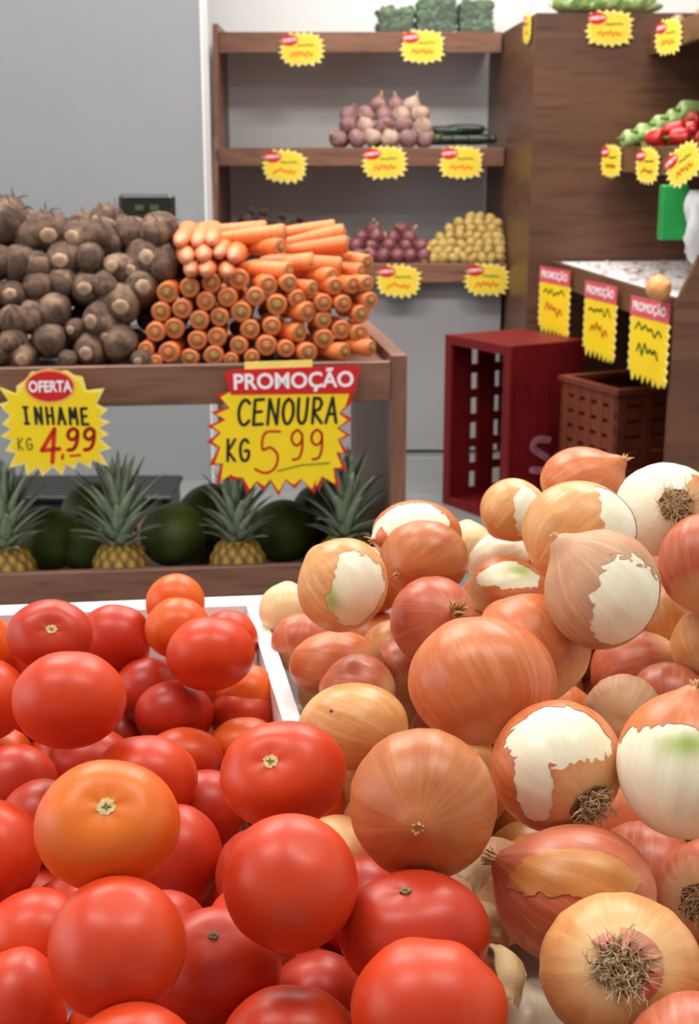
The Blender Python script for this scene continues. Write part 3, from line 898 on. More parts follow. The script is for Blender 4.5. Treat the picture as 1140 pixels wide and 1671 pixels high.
for (tid, cx, cy, w, h, d, colr, ax, lab, scar) in TOM:
    rng = random.Random(tid)
    c = at(cx, cy, d)
    r = (w + h) / 4 * d / FPX
    FIXED.append((c, r, 't'))
    base = c - np.array([0, 0, r * 0.95])
    A = axis_from(cx, cy, w, h, ax)
    Mx = frame_to(A)
    big = {'t13': 0.03, 't26': 0.045, 't1': 0.022, 't16': 0.02}.get(tid, 0.018)
    U, Fc = tomato_unit(rng, rng.choice([4, 5, 6]), big, 0.12 if scar == 1 else 0.07 if scar == 2 else 0.1, rng.uniform(0.93, 0.98) if scar != 1 else 0.9)
    mx = np.abs(U).max()
    V = unit_to_world((U / 1.0) @ Mx.T, cx, cy, w, h, d)
    rt = empty('tomato', base, 0, lab, 'tomato', 'tomatoes in the display bin')
    me = make_mesh('fruit', V + (c - base), Fc, True, {'oc': U})
    mesh_obj('fruit', me, TM[colr], rt)
    if scar:
        sv, sf, cv_, cf_ = star_scar(rng, 0.125 if scar == 1 else 0.07)
        zc = (0.9 - 0.12 if scar == 1 else 0.955 - 0.07) + 0.005
        sv = sv + np.array([0, 0, zc])
        V2 = unit_to_world(sv @ Mx.T, cx, cy, w, h, d)
        sm = make_mesh('stem_scar', V2 + (c - base), sf, False)
        so_ = mesh_obj('stem_scar', sm, M_SCAR if scar == 1 else M_SCARG, rt)
        V3 = unit_to_world((cv_ + np.array([0, 0, zc])) @ Mx.T, cx, cy, w, h, d)
        mesh_obj('scar_core', make_mesh('scar_core', V3 + (c - base), cf_, False), plain('dry_stem_core', srgb(122, 104, 62), 0.8, 0.3, 200), so_)

# ---- onions
def onion_unit(rng, neck=0.30, nt_=56, np_=84, flat=0.95, rib=0.006):
    """bulb with the dry neck at +z and the root plate at -z; returns verts, faces, angles"""
    T_, P_, F_ = lathe_grid(nt_, np_)
    s, c = np.sin(T_), np.cos(T_)
    rad = np.abs(s) ** 0.96
    z = flat * c
    # draw the crown out into a neck
    tip = np.exp(-(T_ / 0.24) ** 2)
    z = z + neck * tip + 0.035 * np.exp(-(T_ / 0.55) ** 2) * (neck > 0)
    rad = rad * (1 - 0.0 * tip) + 0.02 * np.exp(-((T_ - 0.12) / 0.10) ** 2) * (neck > 0)
    rad[0] = 0.0
    z = z + 0.05 * np.exp(-((math.pi - T_) / 0.20) ** 2)           # root end slightly sunk
    n1, n2 = rng.choice([9, 11, 13]), rng.choice([17, 21, 25])
    rib_ = 1 + rib * np.cos(n1 * P_ + rng.uniform(0, 6)) + rib * 0.6 * np.cos(n2 * P_ + rng.uniform(0, 6)) + 0.015 * np.cos(2 * P_ + rng.uniform(0, 6)) * s
    rad = rad * rib_
    V = np.stack([rad * np.cos(P_), rad * np.sin(P_), z], axis=-1).reshape(-1, 3)
    return V, F_

def skin_mat(name, c1, c2, c3, rough=0.36):
    """papery onion skin: streaks run from neck to root"""
    if name in MATS: return MATS[name]
    m, nt, b = new_mat(name)
    a = nt.nodes.new('ShaderNodeAttribute'); a.attribute_name = 'oc'
    sep = nt.nodes.new('ShaderNodeSeparateXYZ'); nt.links.new(a.outputs['Vector'], sep.inputs[0])
    cb = nt.nodes.new('ShaderNodeCombineXYZ')
    nt.links.new(sep.outputs['X'], cb.inputs[0]); nt.links.new(sep.outputs['Y'], cb.inputs[1])
    nm = nt.nodes.new('ShaderNodeVectorMath'); nm.operation = 'NORMALIZE'; nt.links.new(cb.outputs[0], nm.inputs[0])
    zc = nt.nodes.new('ShaderNodeCombineXYZ')
    zm = nt.nodes.new('ShaderNodeMath'); zm.operation = 'MULTIPLY'; zm.inputs[1].default_value = 0.10
    nt.links.new(sep.outputs['Z'], zm.inputs[0]); nt.links.new(zm.outputs[0], zc.inputs[2])
    ad = nt.nodes.new('ShaderNodeVectorMath'); ad.operation = 'ADD'
    nt.links.new(nm.outputs[0], ad.inputs[0]); nt.links.new(zc.outputs[0], ad.inputs[1])
    info = nt.nodes.new('ShaderNodeObjectInfo')
    mul = nt.nodes.new('ShaderNodeMath'); mul.operation = 'MULTIPLY'; mul.inputs[1].default_value = 41.0
    nt.links.new(info.outputs['Random'], mul.inputs[0])
    ad2 = nt.nodes.new('ShaderNodeVectorMath'); ad2.operation = 'ADD'
    nt.links.new(ad.outputs[0], ad2.inputs[0]); nt.links.new(mul.outputs[0], ad2.inputs[1])
    st1 = noise(nt, ad2.outputs[0], 9.0, 3.0, 0.6)
    st2 = noise(nt, ad2.outputs[0], 34.0, 2.0, 0.6)
    bl = noise(nt, coord(nt, (1, 1, 1), 'oc'), 1.5, 3.0, 0.6)
    base = mixc(nt, ramp(nt, bl, 0.32, 0.68), c1, c2)
    base = mixc(nt, ramp(nt, st1, 0.48, 0.95), base, c3)
    base = mixc(nt, ramp(nt, sep.outputs['Z'], -0.60, -1.05), base, srgb(236, 204, 146))
    vein = tuple(c * 0.62 for c in c1[:3]) + (1,)
    n_ = nt.nodes.new('ShaderNodeMath'); n_.operation = 'MULTIPLY'; n_.inputs[1].default_value = 0.34
    nt.links.new(ramp(nt, st2, 0.56, 0.76), n_.inputs[0])
    base = mixc(nt, n_.outputs[0], base, vein)
    nt.links.new(base, b.inputs['Base Color'])
    b.inputs['Roughness'].default_value = rough
    b.inputs['Specular IOR Level'].default_value = 0.42
    b.inputs['Subsurface Weight'].default_value = 0.08
    b.inputs['Subsurface Scale'].default_value = 0.004
    bump(nt, b, st2, 0.10, 0.001)
    MATS[name] = m
    return m

OM = {
 'copper': skin_mat('copper_onion_skin', srgb(196, 100, 54), srgb(210, 124, 74), srgb(222, 150, 100)),
 'red': skin_mat('reddish_onion_skin', srgb(180, 86, 58), srgb(200, 112, 80), srgb(214, 142, 110)),
 'tan': skin_mat('tan_onion_skin', srgb(206, 138, 78), srgb(222, 164, 104), srgb(232, 188, 128)),
 'gold': skin_mat('golden_brown_onion_skin', srgb(184, 112, 52), srgb(204, 138, 74), srgb(216, 156, 96)),
 'russet': skin_mat('russet_onion_skin', srgb(176, 96, 50), srgb(194, 116, 66), srgb(206, 136, 84)),
 'beige': skin_mat('dull_beige_onion_skin', srgb(178, 128, 96), srgb(198, 150, 114), srgb(214, 176, 138), 0.55),
 'cream': skin_mat('cream_onion_skin', srgb(222, 192, 138), srgb(232, 208, 158), srgb(238, 220, 180)),
}
def bulb_mat():
    m, nt, b = new_mat('peeled_white_onion')
    a = nt.nodes.new('ShaderNodeAttribute'); a.attribute_name = 'green'
    f = noise(nt, coord(nt, (5, 5, 0.6), 'oc'), 3.0, 3.0)
    base = mixc(nt, ramp(nt, f, 0.3, 0.7), srgb(238, 228, 196), srgb(244, 238, 214))
    nt.links.new(mixc(nt, a.outputs['Fac'], base, srgb(168, 186, 92)), b.inputs['Base Color'])
    b.inputs['Roughness'].default_value = 0.32
    b.inputs['Subsurface Weight'].default_value = 0.2
    b.inputs['Subsurface Scale'].default_value = 0.006
    b.inputs['Subsurface Radius'].default_value = (1.0, 0.9, 0.6)
    bump(nt, b, f, 0.06, 0.001)
    return m
M_BULB = bulb_mat()
M_ROOT = plain('dry_onion_roots', srgb(204, 176, 136), 0.85, 0.3, 120)
M_NECK = plain('dry_onion_neck', srgb(198, 156, 104), 0.75, 0.25, 90, bmp=0.3)
M_FLAP = plain('loose_onion_skin', srgb(200, 122, 96), 0.5, 0.2, 60)

def clip_mesh(V, F_, val, attrs):
    """keep the part of the surface where val > 0, cutting the faces along the border"""
    nv = [tuple(v) for v in V]; na = [tuple(a) for a in attrs]
    cut = {}; used = {}; out = []
    for f in F_:
        if all(val[i] > 0 for i in f): out.append(tuple(f)); continue
        if all(val[i] <= 0 for i in f): continue
        tris = [f] if len(f) == 3 else [(f[0], f[1], f[2]), (f[0], f[2], f[3])]
        for t in tris:
            poly = []
            for k in range(3):
                i, j = t[k], t[(k + 1) % 3]
                if val[i] > 0: poly.append(i)
                if (val[i] > 0) != (val[j] > 0):
                    key = (min(i, j), max(i, j))
                    if key not in cut:
                        a, b = key
                        u = val[a] / (val[a] - val[b])
                        nv.append(tuple(V[a] + (V[b] - V[a]) * u)); na.append(tuple(attrs[a] + (attrs[b] - attrs[a]) * u))
                        cut[key] = len(nv) - 1
                    poly.append(cut[key])
            if len(poly) >= 3: out.append(tuple(poly))
    remap = {}
    for f in out:
        for i in f: remap.setdefault(i, len(remap))
    inv = sorted(remap, key=remap.get)
    return np.array([nv[i] for i in inv]), [tuple(remap[i] for i in f) for f in out], np.array([na[i] for i in inv])

def root_tuft(rng, n, r, length, lean=0.5):
    """matted root hairs around -z of the unit bulb"""
    mb = MB()
    for i in range(n):
        a = rng.uniform(0, 6.283); q = r * math.sqrt(rng.random())
        p = Vector((q * math.cos(a), q * math.sin(a), -0.90))
        dirv = Vector((math.cos(a) * lean * rng.uniform(0.2, 1.5) + rng.uniform(-.5, .5), math.sin(a) * lean * rng.uniform(0.2, 1.5) + rng.uniform(-.5, .5), -1)).normalized()
        L = length * rng.uniform(0.5, 1.2)
        pts = [p]
        for k in range(4):
            dirv = (dirv + Vector((rng.uniform(-.75, .75), rng.uniform(-.75, .75), rng.uniform(-.3, .55)))).normalized()
            p = p + dirv * (L / 4); pts.append(p)
        mb.tube(pts, [0.010, 0.010, 0.009, 0.007, 0.004], 4, False)
    return np.array(mb.v), mb.f

def neck_tuft(rng, z0, n=9, length=0.22):
    """shrivelled strands at the end of the neck"""
    mb = MB()
    for i in range(n):
        a = 6.283 * i / n + rng.uniform(-.3, .3)
        p = Vector((0.05 * math.cos(a), 0.05 * math.sin(a), z0 - 0.05))
        dirv = Vector((math.cos(a) * rng.uniform(0, 0.5), math.sin(a) * rng.uniform(0, 0.5), 1)).normalized()
        pts = [p]
        L = length * rng.uniform(0.5, 1.15)
        for k in range(3):
            dirv = (dirv + Vector((rng.uniform(-.4, .4), rng.uniform(-.4, .4), rng.uniform(-.2, .3)))).normalized()
            p = p + dirv * (L / 3); pts.append(p)
        mb.tube(pts, [0.035, 0.032, 0.022, 0.006], 5, True)
    return np.array(mb.v), mb.f

# id, cx, cy, w, h, distance, skin, axis pixel, axis is 'neck' or 'root', neck length, holes, green, label
# holes: ('peel'|'keep', [(px, py, radius px along x, along y), ...]) where the white bulb shows / where skin remains
ONI = [
 ('o1', 950, 786, 140, 114, 1.429, 'copper', (1012, 752, 1), 'neck', .2, None, None, 'copper onion topmost at the back, its neck pointing right'),
 ('o2', 1085, 832, 166, 158, 1.284, 'copper', (1104, 825, 1), 'root', .2, ('keep', [(1150, 812, 34, 40)]), None, 'peeled white onion with a root tuft at the upper right'),
 ('o3', 838, 832, 112, 106, 1.401, 'tan', (800, 880, -1), 'neck', .07, ('peel', [(862, 832, 26, 48)]), None, 'small tan onion with a pale patch, left of the topmost ones'),
 ('o4', 945, 866, 190, 166, 1.151, 'tan', (870, 930, 1), 'neck', .06, ('peel', [(1016, 848, 46, 64)]), None, 'tan onion with a torn skin edge below the topmost onion'),
 ('o5', 982, 962, 190, 200, 1.064, 'beige', (912, 884, 1), 'neck', .2, ('peel', [(1030, 992, 72, 84)]), None, 'beige onion half bare and cream, its wide neck to the upper left'),
 ('o6', 1150, 920, 152, 168, 1.216, 'red', (1150, 850, -1), 'neck', .07, None, None, 'reddish onion cut by the right edge under the peeled white one'),
 ('o7', 1165, 1056, 142, 142, 1.251, 'tan', (1165, 1000, -1), 'neck', .07, None, None, 'tan onion cut by the right edge below the reddish one'),
 ('o8', 680, 872, 150, 112, 1.408, 'copper', (620, 880, 1), 'neck', .2, ('peel', [(672, 842, 62, 34), (612, 880, 20, 34)]), None, 'onion with a broad white bare band at the back left of the heap'),
 ('o9', 692, 912, 148, 126, 1.331, 'russet', (652, 936, 1), 'neck', .05, None, None, 'golden brown onion with a ringed neck facing left'),
 ('o10', 559, 955, 149, 156, 1.218, 'tan', (500, 890, -1), 'neck', .07, ('peel', [(592, 965, 55, 72)]), (540, 978, 14, 26), 'half peeled onion with a green streak above the divider'),
 ('o11', 468, 996, 92, 92, 1.497, 'cream', (470, 950, -1), 'neck', .07, None, None, 'small cream onion at the back corner of the divider'),
 ('o12', 492, 1051, 101, 101, 1.437, 'red', (500, 1010, -1), 'neck', .07, None, None, 'small reddish onion below the cream one at the divider'),
 ('o13', 550, 1086, 160, 114, 1.313, 'copper', (480, 1080, -1), 'neck', .07, None, None, 'flat copper onion below the half peeled green-streaked one'),
 ('o14', 812, 915, 116, 86, 1.470, 'copper', (860, 890, -1), 'neck', .07, ('keep', [(780, 955, 30, 18)]), None, 'white bare onion peeking out between tan onions'),
 ('o15', 826, 965, 128, 116, 1.386, 'copper', (890, 950, -1), 'neck', .07, ('peel', [(832, 935, 62, 26)]), (850, 930, 26, 14), 'copper onion with a greenish bare band under the white one'),
 ('o16', 706, 1012, 140, 146, 1.278, 'red', (738, 1000, 1), 'neck', .10, None, None, 'reddish onion with a frayed straw-like neck'),
 ('o17', 866, 1060, 196, 186, 1.120, 'copper', (800, 990, -1), 'neck', .07, None, None, 'copper onion behind the biggest onion, under the beige one'),
 ('o18', 786, 1112, 244, 214, 1.005, 'copper', (735, 1012, -1), 'neck', .04, None, None, 'biggest smooth copper onion in the middle of the heap'),
 ('o19', 585, 1130, 126, 126, 1.246, 'red', (520, 1120, -1), 'neck', .07, None, None, 'reddish onion squeezed behind the spotted tan one'),
 ('o20', 575, 1185, 184, 142, 1.144, 'tan', (668, 1225, 1), 'neck', .26, None, None, 'tan onion with a dark spot at the end of the divider'),
 ('o21', 1042, 1092, 158, 126, 1.298, 'red', (970, 1120, -1), 'neck', .07, None, None, 'reddish onion in the hollow below the beige one'),
 ('o22', 1016, 1164, 127, 127, 1.187, 'beige', (1020, 1150, -1), 'neck', .07, None, None, 'dull beige onion in the hollow between the two white ones'),
 ('o24', 1112, 1250, 208, 246, 0.898, 'copper', (1135, 1120, 1), 'neck', .12, ('keep', [(1098, 1145, 120, 60)]), (1120, 1215, 46, 22), 'large white onion with a copper cap at the right edge'),
 ('o25', 908, 1250, 214, 216, 0.944, 'copper', (966, 1312, 1), 'root', .2, ('peel', [(908, 1196, 98, 58), (868, 1275, 34, 76)]), None, 'white onion with ragged copper patches and roots at its lower right'),
 ('o26', 690, 1312, 244, 242, 0.878, 'russet', (682, 1346, 1), 'neck', .10, None, None, 'whole golden brown onion with a pointed tip facing front'),
 ('o27', 938, 1460, 268, 224, 0.887, 'red', (806, 1408, 1), 'neck', .12, ('overlay', [(935, 1428, 120, 40)]), None, 'reddish onion with a curled loose skin layer above the rooted one'),
 ('o28', 1012, 1582, 268, 240, 0.799, 'tan', (1014, 1578, 1), 'root', .2, None, None, 'tan onion showing its shaggy root end in front'),
 ('o29', 1168, 1462, 196, 184, 0.980, 'red', (1140, 1478, 1), 'root', .2, None, None, 'reddish onion with roots cut by the right edge near the bottom'),
 ('o30', 1048, 1430, 180, 180, 1.049, 'red', (1048, 1360, -1), 'neck', .07, None, None, 'shaded reddish onion under the large white one'),
 ('o31', 800, 1456, 180, 180, 1.024, 'beige', (800, 1400, -1), 'neck', .07, None, None, 'pale papery onion in the gap right of the golden one'),
 ('o32', 850, 1699, 190, 190, 0.864, 'cream', (850, 1640, -1), 'neck', .07, ('keep', [(900, 1800, 20, 20)]), None, 'bare white onion in the bottom gap beside the lobed tomato'),
 ('o33', 1140, 1745, 246, 246, 0.730, 'red', (1140, 1700, -1), 'neck', .07, None, None, 'reddish onion in the bottom right corner'),
 ('o34', 658, 1098, 112, 112, 1.347, 'red', (640, 1060, -1), 'neck', .07, None, None, 'small reddish onion left of the biggest one'),
 ('o36', 762, 894, 89, 89, 1.485, 'cream', (762, 850, -1), 'neck', .07, None, None, 'small cream onion peeking out behind the golden ringed one'),
 ('o37', 1090, 1146, 132, 132, 1.229, 'red', (1090, 1100, -1), 'neck', .07, None, None, 'reddish onion just above the copper-capped white one'),
 ('o38', 645, 1069, 119, 119, 1.413, 'gold', (640, 1020, -1), 'neck', .07, None, None, 'shaded golden onion between the flat one and the frayed one'),
 ('o39', 905, 1184, 147, 147, 1.268, 'copper', (905, 1130, -1), 'neck', .07, None, None, 'shaded copper onion above the ragged white one'),
 ('o40', 880, 1442, 164, 164, 1.084, 'gold', (880, 1390, -1), 'neck', .07, None, None, 'shaded golden onion deep under the ragged white one'),
 ('o41', 1095, 1019, 137, 137, 1.363, 'gold', (1095, 960, -1), 'neck', .07, None, None, 'shaded golden onion right of the beige half bare one'),
]

def px_dir(px, py, cx, cy, w, h):
    vx, vy = (px - cx) / (w / 2), -(py - cy) / (h / 2)
    q = vx * vx + vy * vy
    if q > 0.98:
        s = math.sqrt(0.98 / q); vx *= s; vy *= s; q = 0.98
    return np.array([vx, vy, math.sqrt(1 - q)])

for (oid, cx, cy, w, h, d, skin, ax, end, neck, holes, green, lab) in ONI:
    rng = random.Random(oid)
    c = at(cx, cy, d)
    r = (w + h) / 4 * d / FPX
    FIXED.append((c, r, 'o'))
    base = c - np.array([0, 0, r * 0.96])
    A = axis_from(cx, cy, w, h, ax)
    if end == 'root': A = -A
    Mx = frame_to(A)
    U, Fc = onion_unit(rng, neck)
    rt = empty('onion', base, 0, lab, 'onion', 'onions in the display bin')
    cam_dir = U @ Mx.T                               # unit verts in the camera frame
    nrm = cam_dir / np.maximum(np.linalg.norm(cam_dir, axis=1), 1e-6)[:, None]
    val = None
    if holes:
        mode, lst = holes
        best = np.full(len(U), 1e9)
        for (hx, hy, hrx, hry) in lst:
            dv = px_dir(hx, hy, cx, cy, w, h)
            ex = np.cross(np.array([0, 1.0, 0]), dv); ex /= np.linalg.norm(ex)
            ey = np.cross(dv, ex)
            ang = np.arccos(np.clip(nrm @ dv, -1, 1))
            tx, ty = nrm @ ex, nrm @ ey
            tl_ = np.maximum(np.hypot(tx, ty), 1e-6)
            tx, ty = tx / tl_ * ang, ty / tl_ * ang
            best = np.minimum(best, np.hypot(tx / (hrx / (w / 2)), ty / (hry / (h / 2))) - 1)
        nz = np.array([mnoise.noise(Vector(p) * 3.1 + Vector((rng.random(), 7.3, cx))) * 0.30 + mnoise.noise(Vector(p) * 9.0 + Vector((3.1, cy, 1.7))) * 0.14 for p in nrm])
        val = best + nz
        if mode == 'keep': val = -val
    gr = np.zeros(len(U))
    if green:
        gx, gy, gw, gh = green
        dv = px_dir(gx, gy, cx, cy, w, h)
        ex = np.cross(np.array([0, 1.0, 0]), dv); ex /= np.linalg.norm(ex); ey = np.cross(dv, ex)
        gr = np.exp(-((nrm @ ex) / (gw / (w / 2))) ** 2 - ((nrm @ ey) / (gh / (h / 2))) ** 2) * (nrm @ dv > 0)
    off = c - base
    W_ = lambda vv: unit_to_world(vv @ Mx.T, cx, cy, w, h, d) + off
    if holes and holes[0] != 'overlay':
        mesh_obj('bulb', make_mesh('bulb', W_(U * 0.99), Fc, True, {'oc': U, 'green': gr}), M_BULB, rt)
        V2, F2, A2 = clip_mesh(U, Fc, val, U)
        if len(F2): mesh_obj('skin', make_mesh('skin', W_(V2), F2, True, {'oc': A2}), OM[skin], rt)
    else:
        mesh_obj('skin', make_mesh('skin', W_(U), Fc, True, {'oc': U}), OM[skin], rt)
        if holes:
            V2, F2, A2 = clip_mesh(U * 1.018, Fc, -val, U)
            mesh_obj('loose_skin', make_mesh('loose_skin', W_(V2), F2, True, {'oc': A2}), OM['gold'], rt)
    facing = ax[2] > 0
    if facing and end == 'neck':
        zt = U[:, 2].max()
        nv, nf = neck_tuft(rng, zt, 9 if oid != 'o16' else 26, {'o16': 0.6, 'o26': 0.10, 'o9': 0.16, 'o4': 0.08, 'o5': 0.14}.get(oid, 0.22))
        mesh_obj('neck', make_mesh('neck', W_(nv), nf, True), M_NECK, rt)
    if facing and end == 'root':
        nv, nf = root_tuft(rng, 380 if oid == 'o28' else 150, 0.27 if oid == 'o28' else 0.2, 0.34 if oid != 'o2' else 0.5, 0.6)
        o_ = mesh_obj('roots', make_mesh('roots', W_(nv), nf, True), M_ROOT, rt); o_['kind'] = 'stuff'
        T2 = [(0.34 * math.cos(t) * rng.uniform(.85, 1.1), 0.34 * math.sin(t) * rng.uniform(.85, 1.1)) for t in np.linspace(0, 6.283, 22, endpoint=False)]
        pl = MB().prism(T2, -0.93, -0.80)
        mesh_obj('root_plate', make_mesh('root_plate', W_(np.array(pl.v)), pl.f, False), plain('dry_root_plate', srgb(120, 84, 58), 0.9, 0.3, 150, bmp=0.5), rt)
        if oid == 'o28':
            for k, (a0, a1, r0, r1, z1) in enumerate(((1.55, 2.8, 0.50, 0.16, -1.12), (3.0, 4.1, 0.48, 0.24, -1.08), (0.7, 1.35, 0.46, 0.26, -1.08))):
                fv = []; ff = []
                na_, nr_ = 9, 5
                for i in range(na_):
                    for j in range(nr_):
                        t = a0 + (a1 - a0) * i / (na_ - 1); q = j / (nr_ - 1)
                        rr = r0 + (r1 - r0) * q * (0.75 + 0.35 * math.sin(i * 2.1 + k))
                        fv.append((rr * math.cos(t), rr * math.sin(t), -math.sqrt(max(0, 1 - r0 * r0)) * 0.955 - 0.02 + (z1 + 0.93) * q * 1.2))
                for i in range(na_ - 1):
                    for j in range(nr_ - 1):
                        ff.append((i * nr_ + j, (i + 1) * nr_ + j, (i + 1) * nr_ + j + 1, i * nr_ + j + 1))
                fv2 = [(x * 0.99, y * 0.99, z + 0.012) for x, y, z in fv]; n_ = len(fv)
                ff2 = [tuple(q + n_ for q in f[::-1]) for f in ff]
                mesh_obj('skin_flap', make_mesh('skin_flap', W_(np.array(fv + fv2)), ff + ff2, True), M_FLAP, rt)
    if oid == 'o20':
        dv = px_dir(541, 1161, cx, cy, w, h)
        pl = MB().prism([(0.035 * math.cos(t), 0.03 * math.sin(t)) for t in np.linspace(0, 6.283, 10, endpoint=False)], 0.965, 1.004)
        vv = np.array(pl.v) @ frame_to(dv).T
        mesh_obj('dark_spot', make_mesh('dark_spot', unit_to_world(vv, cx, cy, w, h, d) + off, pl.f, False), plain('dark_blemish', srgb(96, 50, 28), 0.8, 0.2, 100), rt)

# ---- the layers underneath that carry the visible ones
def bin_local(p):
    q = np.array([p[0] - BO[0], p[1] - BO[1]])
    return q @ BEX, q @ BEY
FC = np.array([f[0] for f in FIXED]); FR = np.array([f[1] for f in FIXED]); FT = [f[2] for f in FIXED]
rngf = np.random.default_rng(5)
FD = (FC - CAMP) @ -TOWARD
FI = np.stack([(FC - CAMP) @ RIGHT / FD, (FC - CAMP) @ UP / FD], axis=1)
fill_pos = []; fill_kind = []
allc = [tuple(c) for c in FC]; allr = list(FR)
AC = np.array(allc); AR = np.array(allr)
def surface(x, y):
    dd = np.hypot(FC[:, 0] - x, FC[:, 1] - y)
    k = np.argsort(dd)[:4]
    wgt = 1 / (dd[k] + 0.02)
    return float((FC[k, 2] * wgt).sum() / wgt.sum()), float(dd[k[0]])
cands = []
for _ in range(26000):
    lx = rngf.uniform(BX0 + 0.045, BX1 - 0.045); ly = rngf.uniform(BY0 + 0.045, -0.045)
    z = rngf.uniform(BIN_F + 0.036, 0.84)
    cands.append((z, lx, ly))
cands.sort()
for z, lx, ly in cands:
    dmid = (DB0[0] + DB1[0]) / 2 + (ly / DF0[1]) * ((DF0[0] + DF1[0]) / 2 - (DB0[0] + DB1[0]) / 2)
    kind = 't' if lx < dmid else 'o'
    if DF0[1] - 0.03 < ly and abs(lx - dmid) < 0.050: continue
    p = BO + BEX * lx + BEY * ly
    r = 0.036 if kind == 't' else 0.039
    # never in front of the divider's visible top
    sz, near_ = surface(p[0], p[1])
    if near_ > 0.09: sz = 0.68 if kind == 't' else max(0.68, min(0.84, 0.66 + 0.22 * (ly + 1.0)) - 0.55 * near_)
    if z > (min(sz - 0.012, 0.668) if kind == 't' else sz - 0.016): continue
    P_ = np.array([p[0], p[1], z])
    # stay behind every fruit it overlaps from the front of the bin
    dq = (P_ - CAMP); dc = float(dq @ -TOWARD)
    ic = np.array([dq @ RIGHT, dq @ UP]) / dc
    ov = np.hypot(FI[:, 0] - ic[0], FI[:, 1] - ic[1]) < 0.78 * (FR / FD + r / dc)
    if np.any(FD[ov] > dc - 0.012): continue
    if abs(ic[0]) < 0.27 and z > 0.655:                    # in view: only where another fruit lies in front
        if not np.any(np.hypot(FI[:, 0] - ic[0], FI[:, 1] - ic[1]) < 0.75 * FR / FD): continue
    dist = np.linalg.norm(AC - P_, axis=1)
    if np.any(dist < 0.90 * (AR + r)): continue
    AC = np.vstack([AC, P_]); AR = np.append(AR, r)
    fill_pos.append((P_, r)); fill_kind.append(kind)
fill_me = {}
rg = random.Random(77)
for k in range(2):
    U, Fc = tomato_unit(rg, 5, 0.02, 0.09, 0.95, 16, 24)
    fill_me[('t', k)] = make_mesh('buried_tomato', U, Fc, True, {'oc': U}); fill_me[('t', k)].materials.append(TM[('deep', 'red')[k]])
    U, Fc = onion_unit(rg, 0.2, 20, 30)
    fill_me[('o', k)] = make_mesh('buried_onion', U, Fc, True, {'oc': U}); fill_me[('o', k)].materials.append(OM[('copper', 'gold')[k]])
for i, ((P_, r), kd) in enumerate(zip(fill_pos, fill_kind)):
    nm = 'tomato' if kd == 't' else 'onion'
    o = mesh_obj(nm, fill_me[(kd, i % 2)], None, None, P_, (rg.uniform(0, 6), rg.uniform(0, 6), rg.uniform(0, 6)), (r, r, r))
    tag(o, 'red tomato buried under the upper layer of tomatoes in the bin' if kd == 't' else 'brown onion buried under the upper layer of onions in the bin',
        nm, 'buried tomatoes' if kd == 't' else 'buried onions')

# loose papery skins lying in the gaps between the onions
def skin_flake(px, py, d, size, seed, lab):
    rr = random.Random(seed)
    n = 9
    fv = []
    for i in range(n):
        for j in range(n):
            u, v = i / (n - 1) - 0.5, j / (n - 1) - 0.5
            k = 1 - 0.5 * abs(u) * rr.uniform(0.6, 1.2)
            fv.append((u * size, v * size * 0.62 * k, -0.9 * (u * u + v * v * 0.6) * size + rr.uniform(-1, 1) * size * 0.03))
    ff = [(i * n + j, (i + 1) * n + j, (i + 1) * n + j + 1, i * n + j + 1) for i in range(n - 1) for j in range(n - 1)]
    m_ = len(fv)
    fv += [(x, y, z - 0.0006) for x, y, z in fv]
    ff += [tuple(q + m_ for q in f[::-1]) for f in ff]
    edge = [i * n for i in range(n)] + [(n - 1) * n + j for j in range(1, n)] + [i * n + n - 1 for i in range(n - 2, -1, -1)] + [j for j in range(n - 2, 0, -1)]
    ff += [(edge[k], edge[(k + 1) % len(edge)] + 0, edge[(k + 1) % len(edge)] + m_, edge[k] + m_) for k in range(len(edge))]
    o = mesh_obj('onion_skin', make_mesh('onion_skin', fv, ff, True), plain('straw_onion_paper', srgb(206, 178, 128), 0.7, 0.2, 80), None, at(px, py, d), (rr.uniform(0.5, 1.0), rr.uniform(-.4, .4), rr.uniform(0, 3)))
    tag(o, lab, 'onion skin', 'loose onion skins')
skin_flake(792, 1400, 0.955, 0.045, 1, 'straw coloured loose onion skin right of the golden onion')
skin_flake(806, 1478, 0.93, 0.05, 2, 'straw coloured loose onion skin left of the curled-skin onion')
skin_flake(842, 1572, 0.83, 0.04, 3, 'straw coloured loose onion skin beside the lobed tomato')

# ------------------------------------------------------------------ generic lathe for small produce
def lathe(profile, np_=16, wob=0.0, rng=None, lob=0, lobe=0.0):
    """profile [(radius, y)] turned about +y; first and last radius may be 0"""
    vs = []; fs = []
    n = len(profile)
    ph = np.linspace(0, 2 * math.pi, np_, endpoint=False)
    off = rng.uniform(0, 6) if rng else 0
    for k, (r, y) in enumerate(profile):
        for a in ph:
            q = r * (1 + lobe * math.cos(lob * a + off))
            if wob and rng: q *= 1 + rng.uniform(-wob, wob)
            vs.append((q * math.cos(a), y, q * math.sin(a)))
    for k in range(n - 1):
        for j in range(np_):
            m = (j + 1) % np_
            fs.append((k * np_ + j, k * np_ + m, (k + 1) * np_ + m, (k + 1) * np_ + j))
    fs.append(tuple(range(np_ - 1, -1, -1))); fs.append(tuple(range((n - 1) * np_, n * np_)))
    return vs, fs

def dir_rot(dv):
    """euler that turns local +y to dv"""
    return Vector(dv).to_track_quat('Y', 'Z').to_euler()

ORD = ['first', 'second', 'third', 'fourth', 'fifth', 'sixth', 'seventh', 'eighth', 'ninth', 'tenth', 'eleventh', 'twelfth', 'thirteenth', 'fourteenth', 'fifteenth']

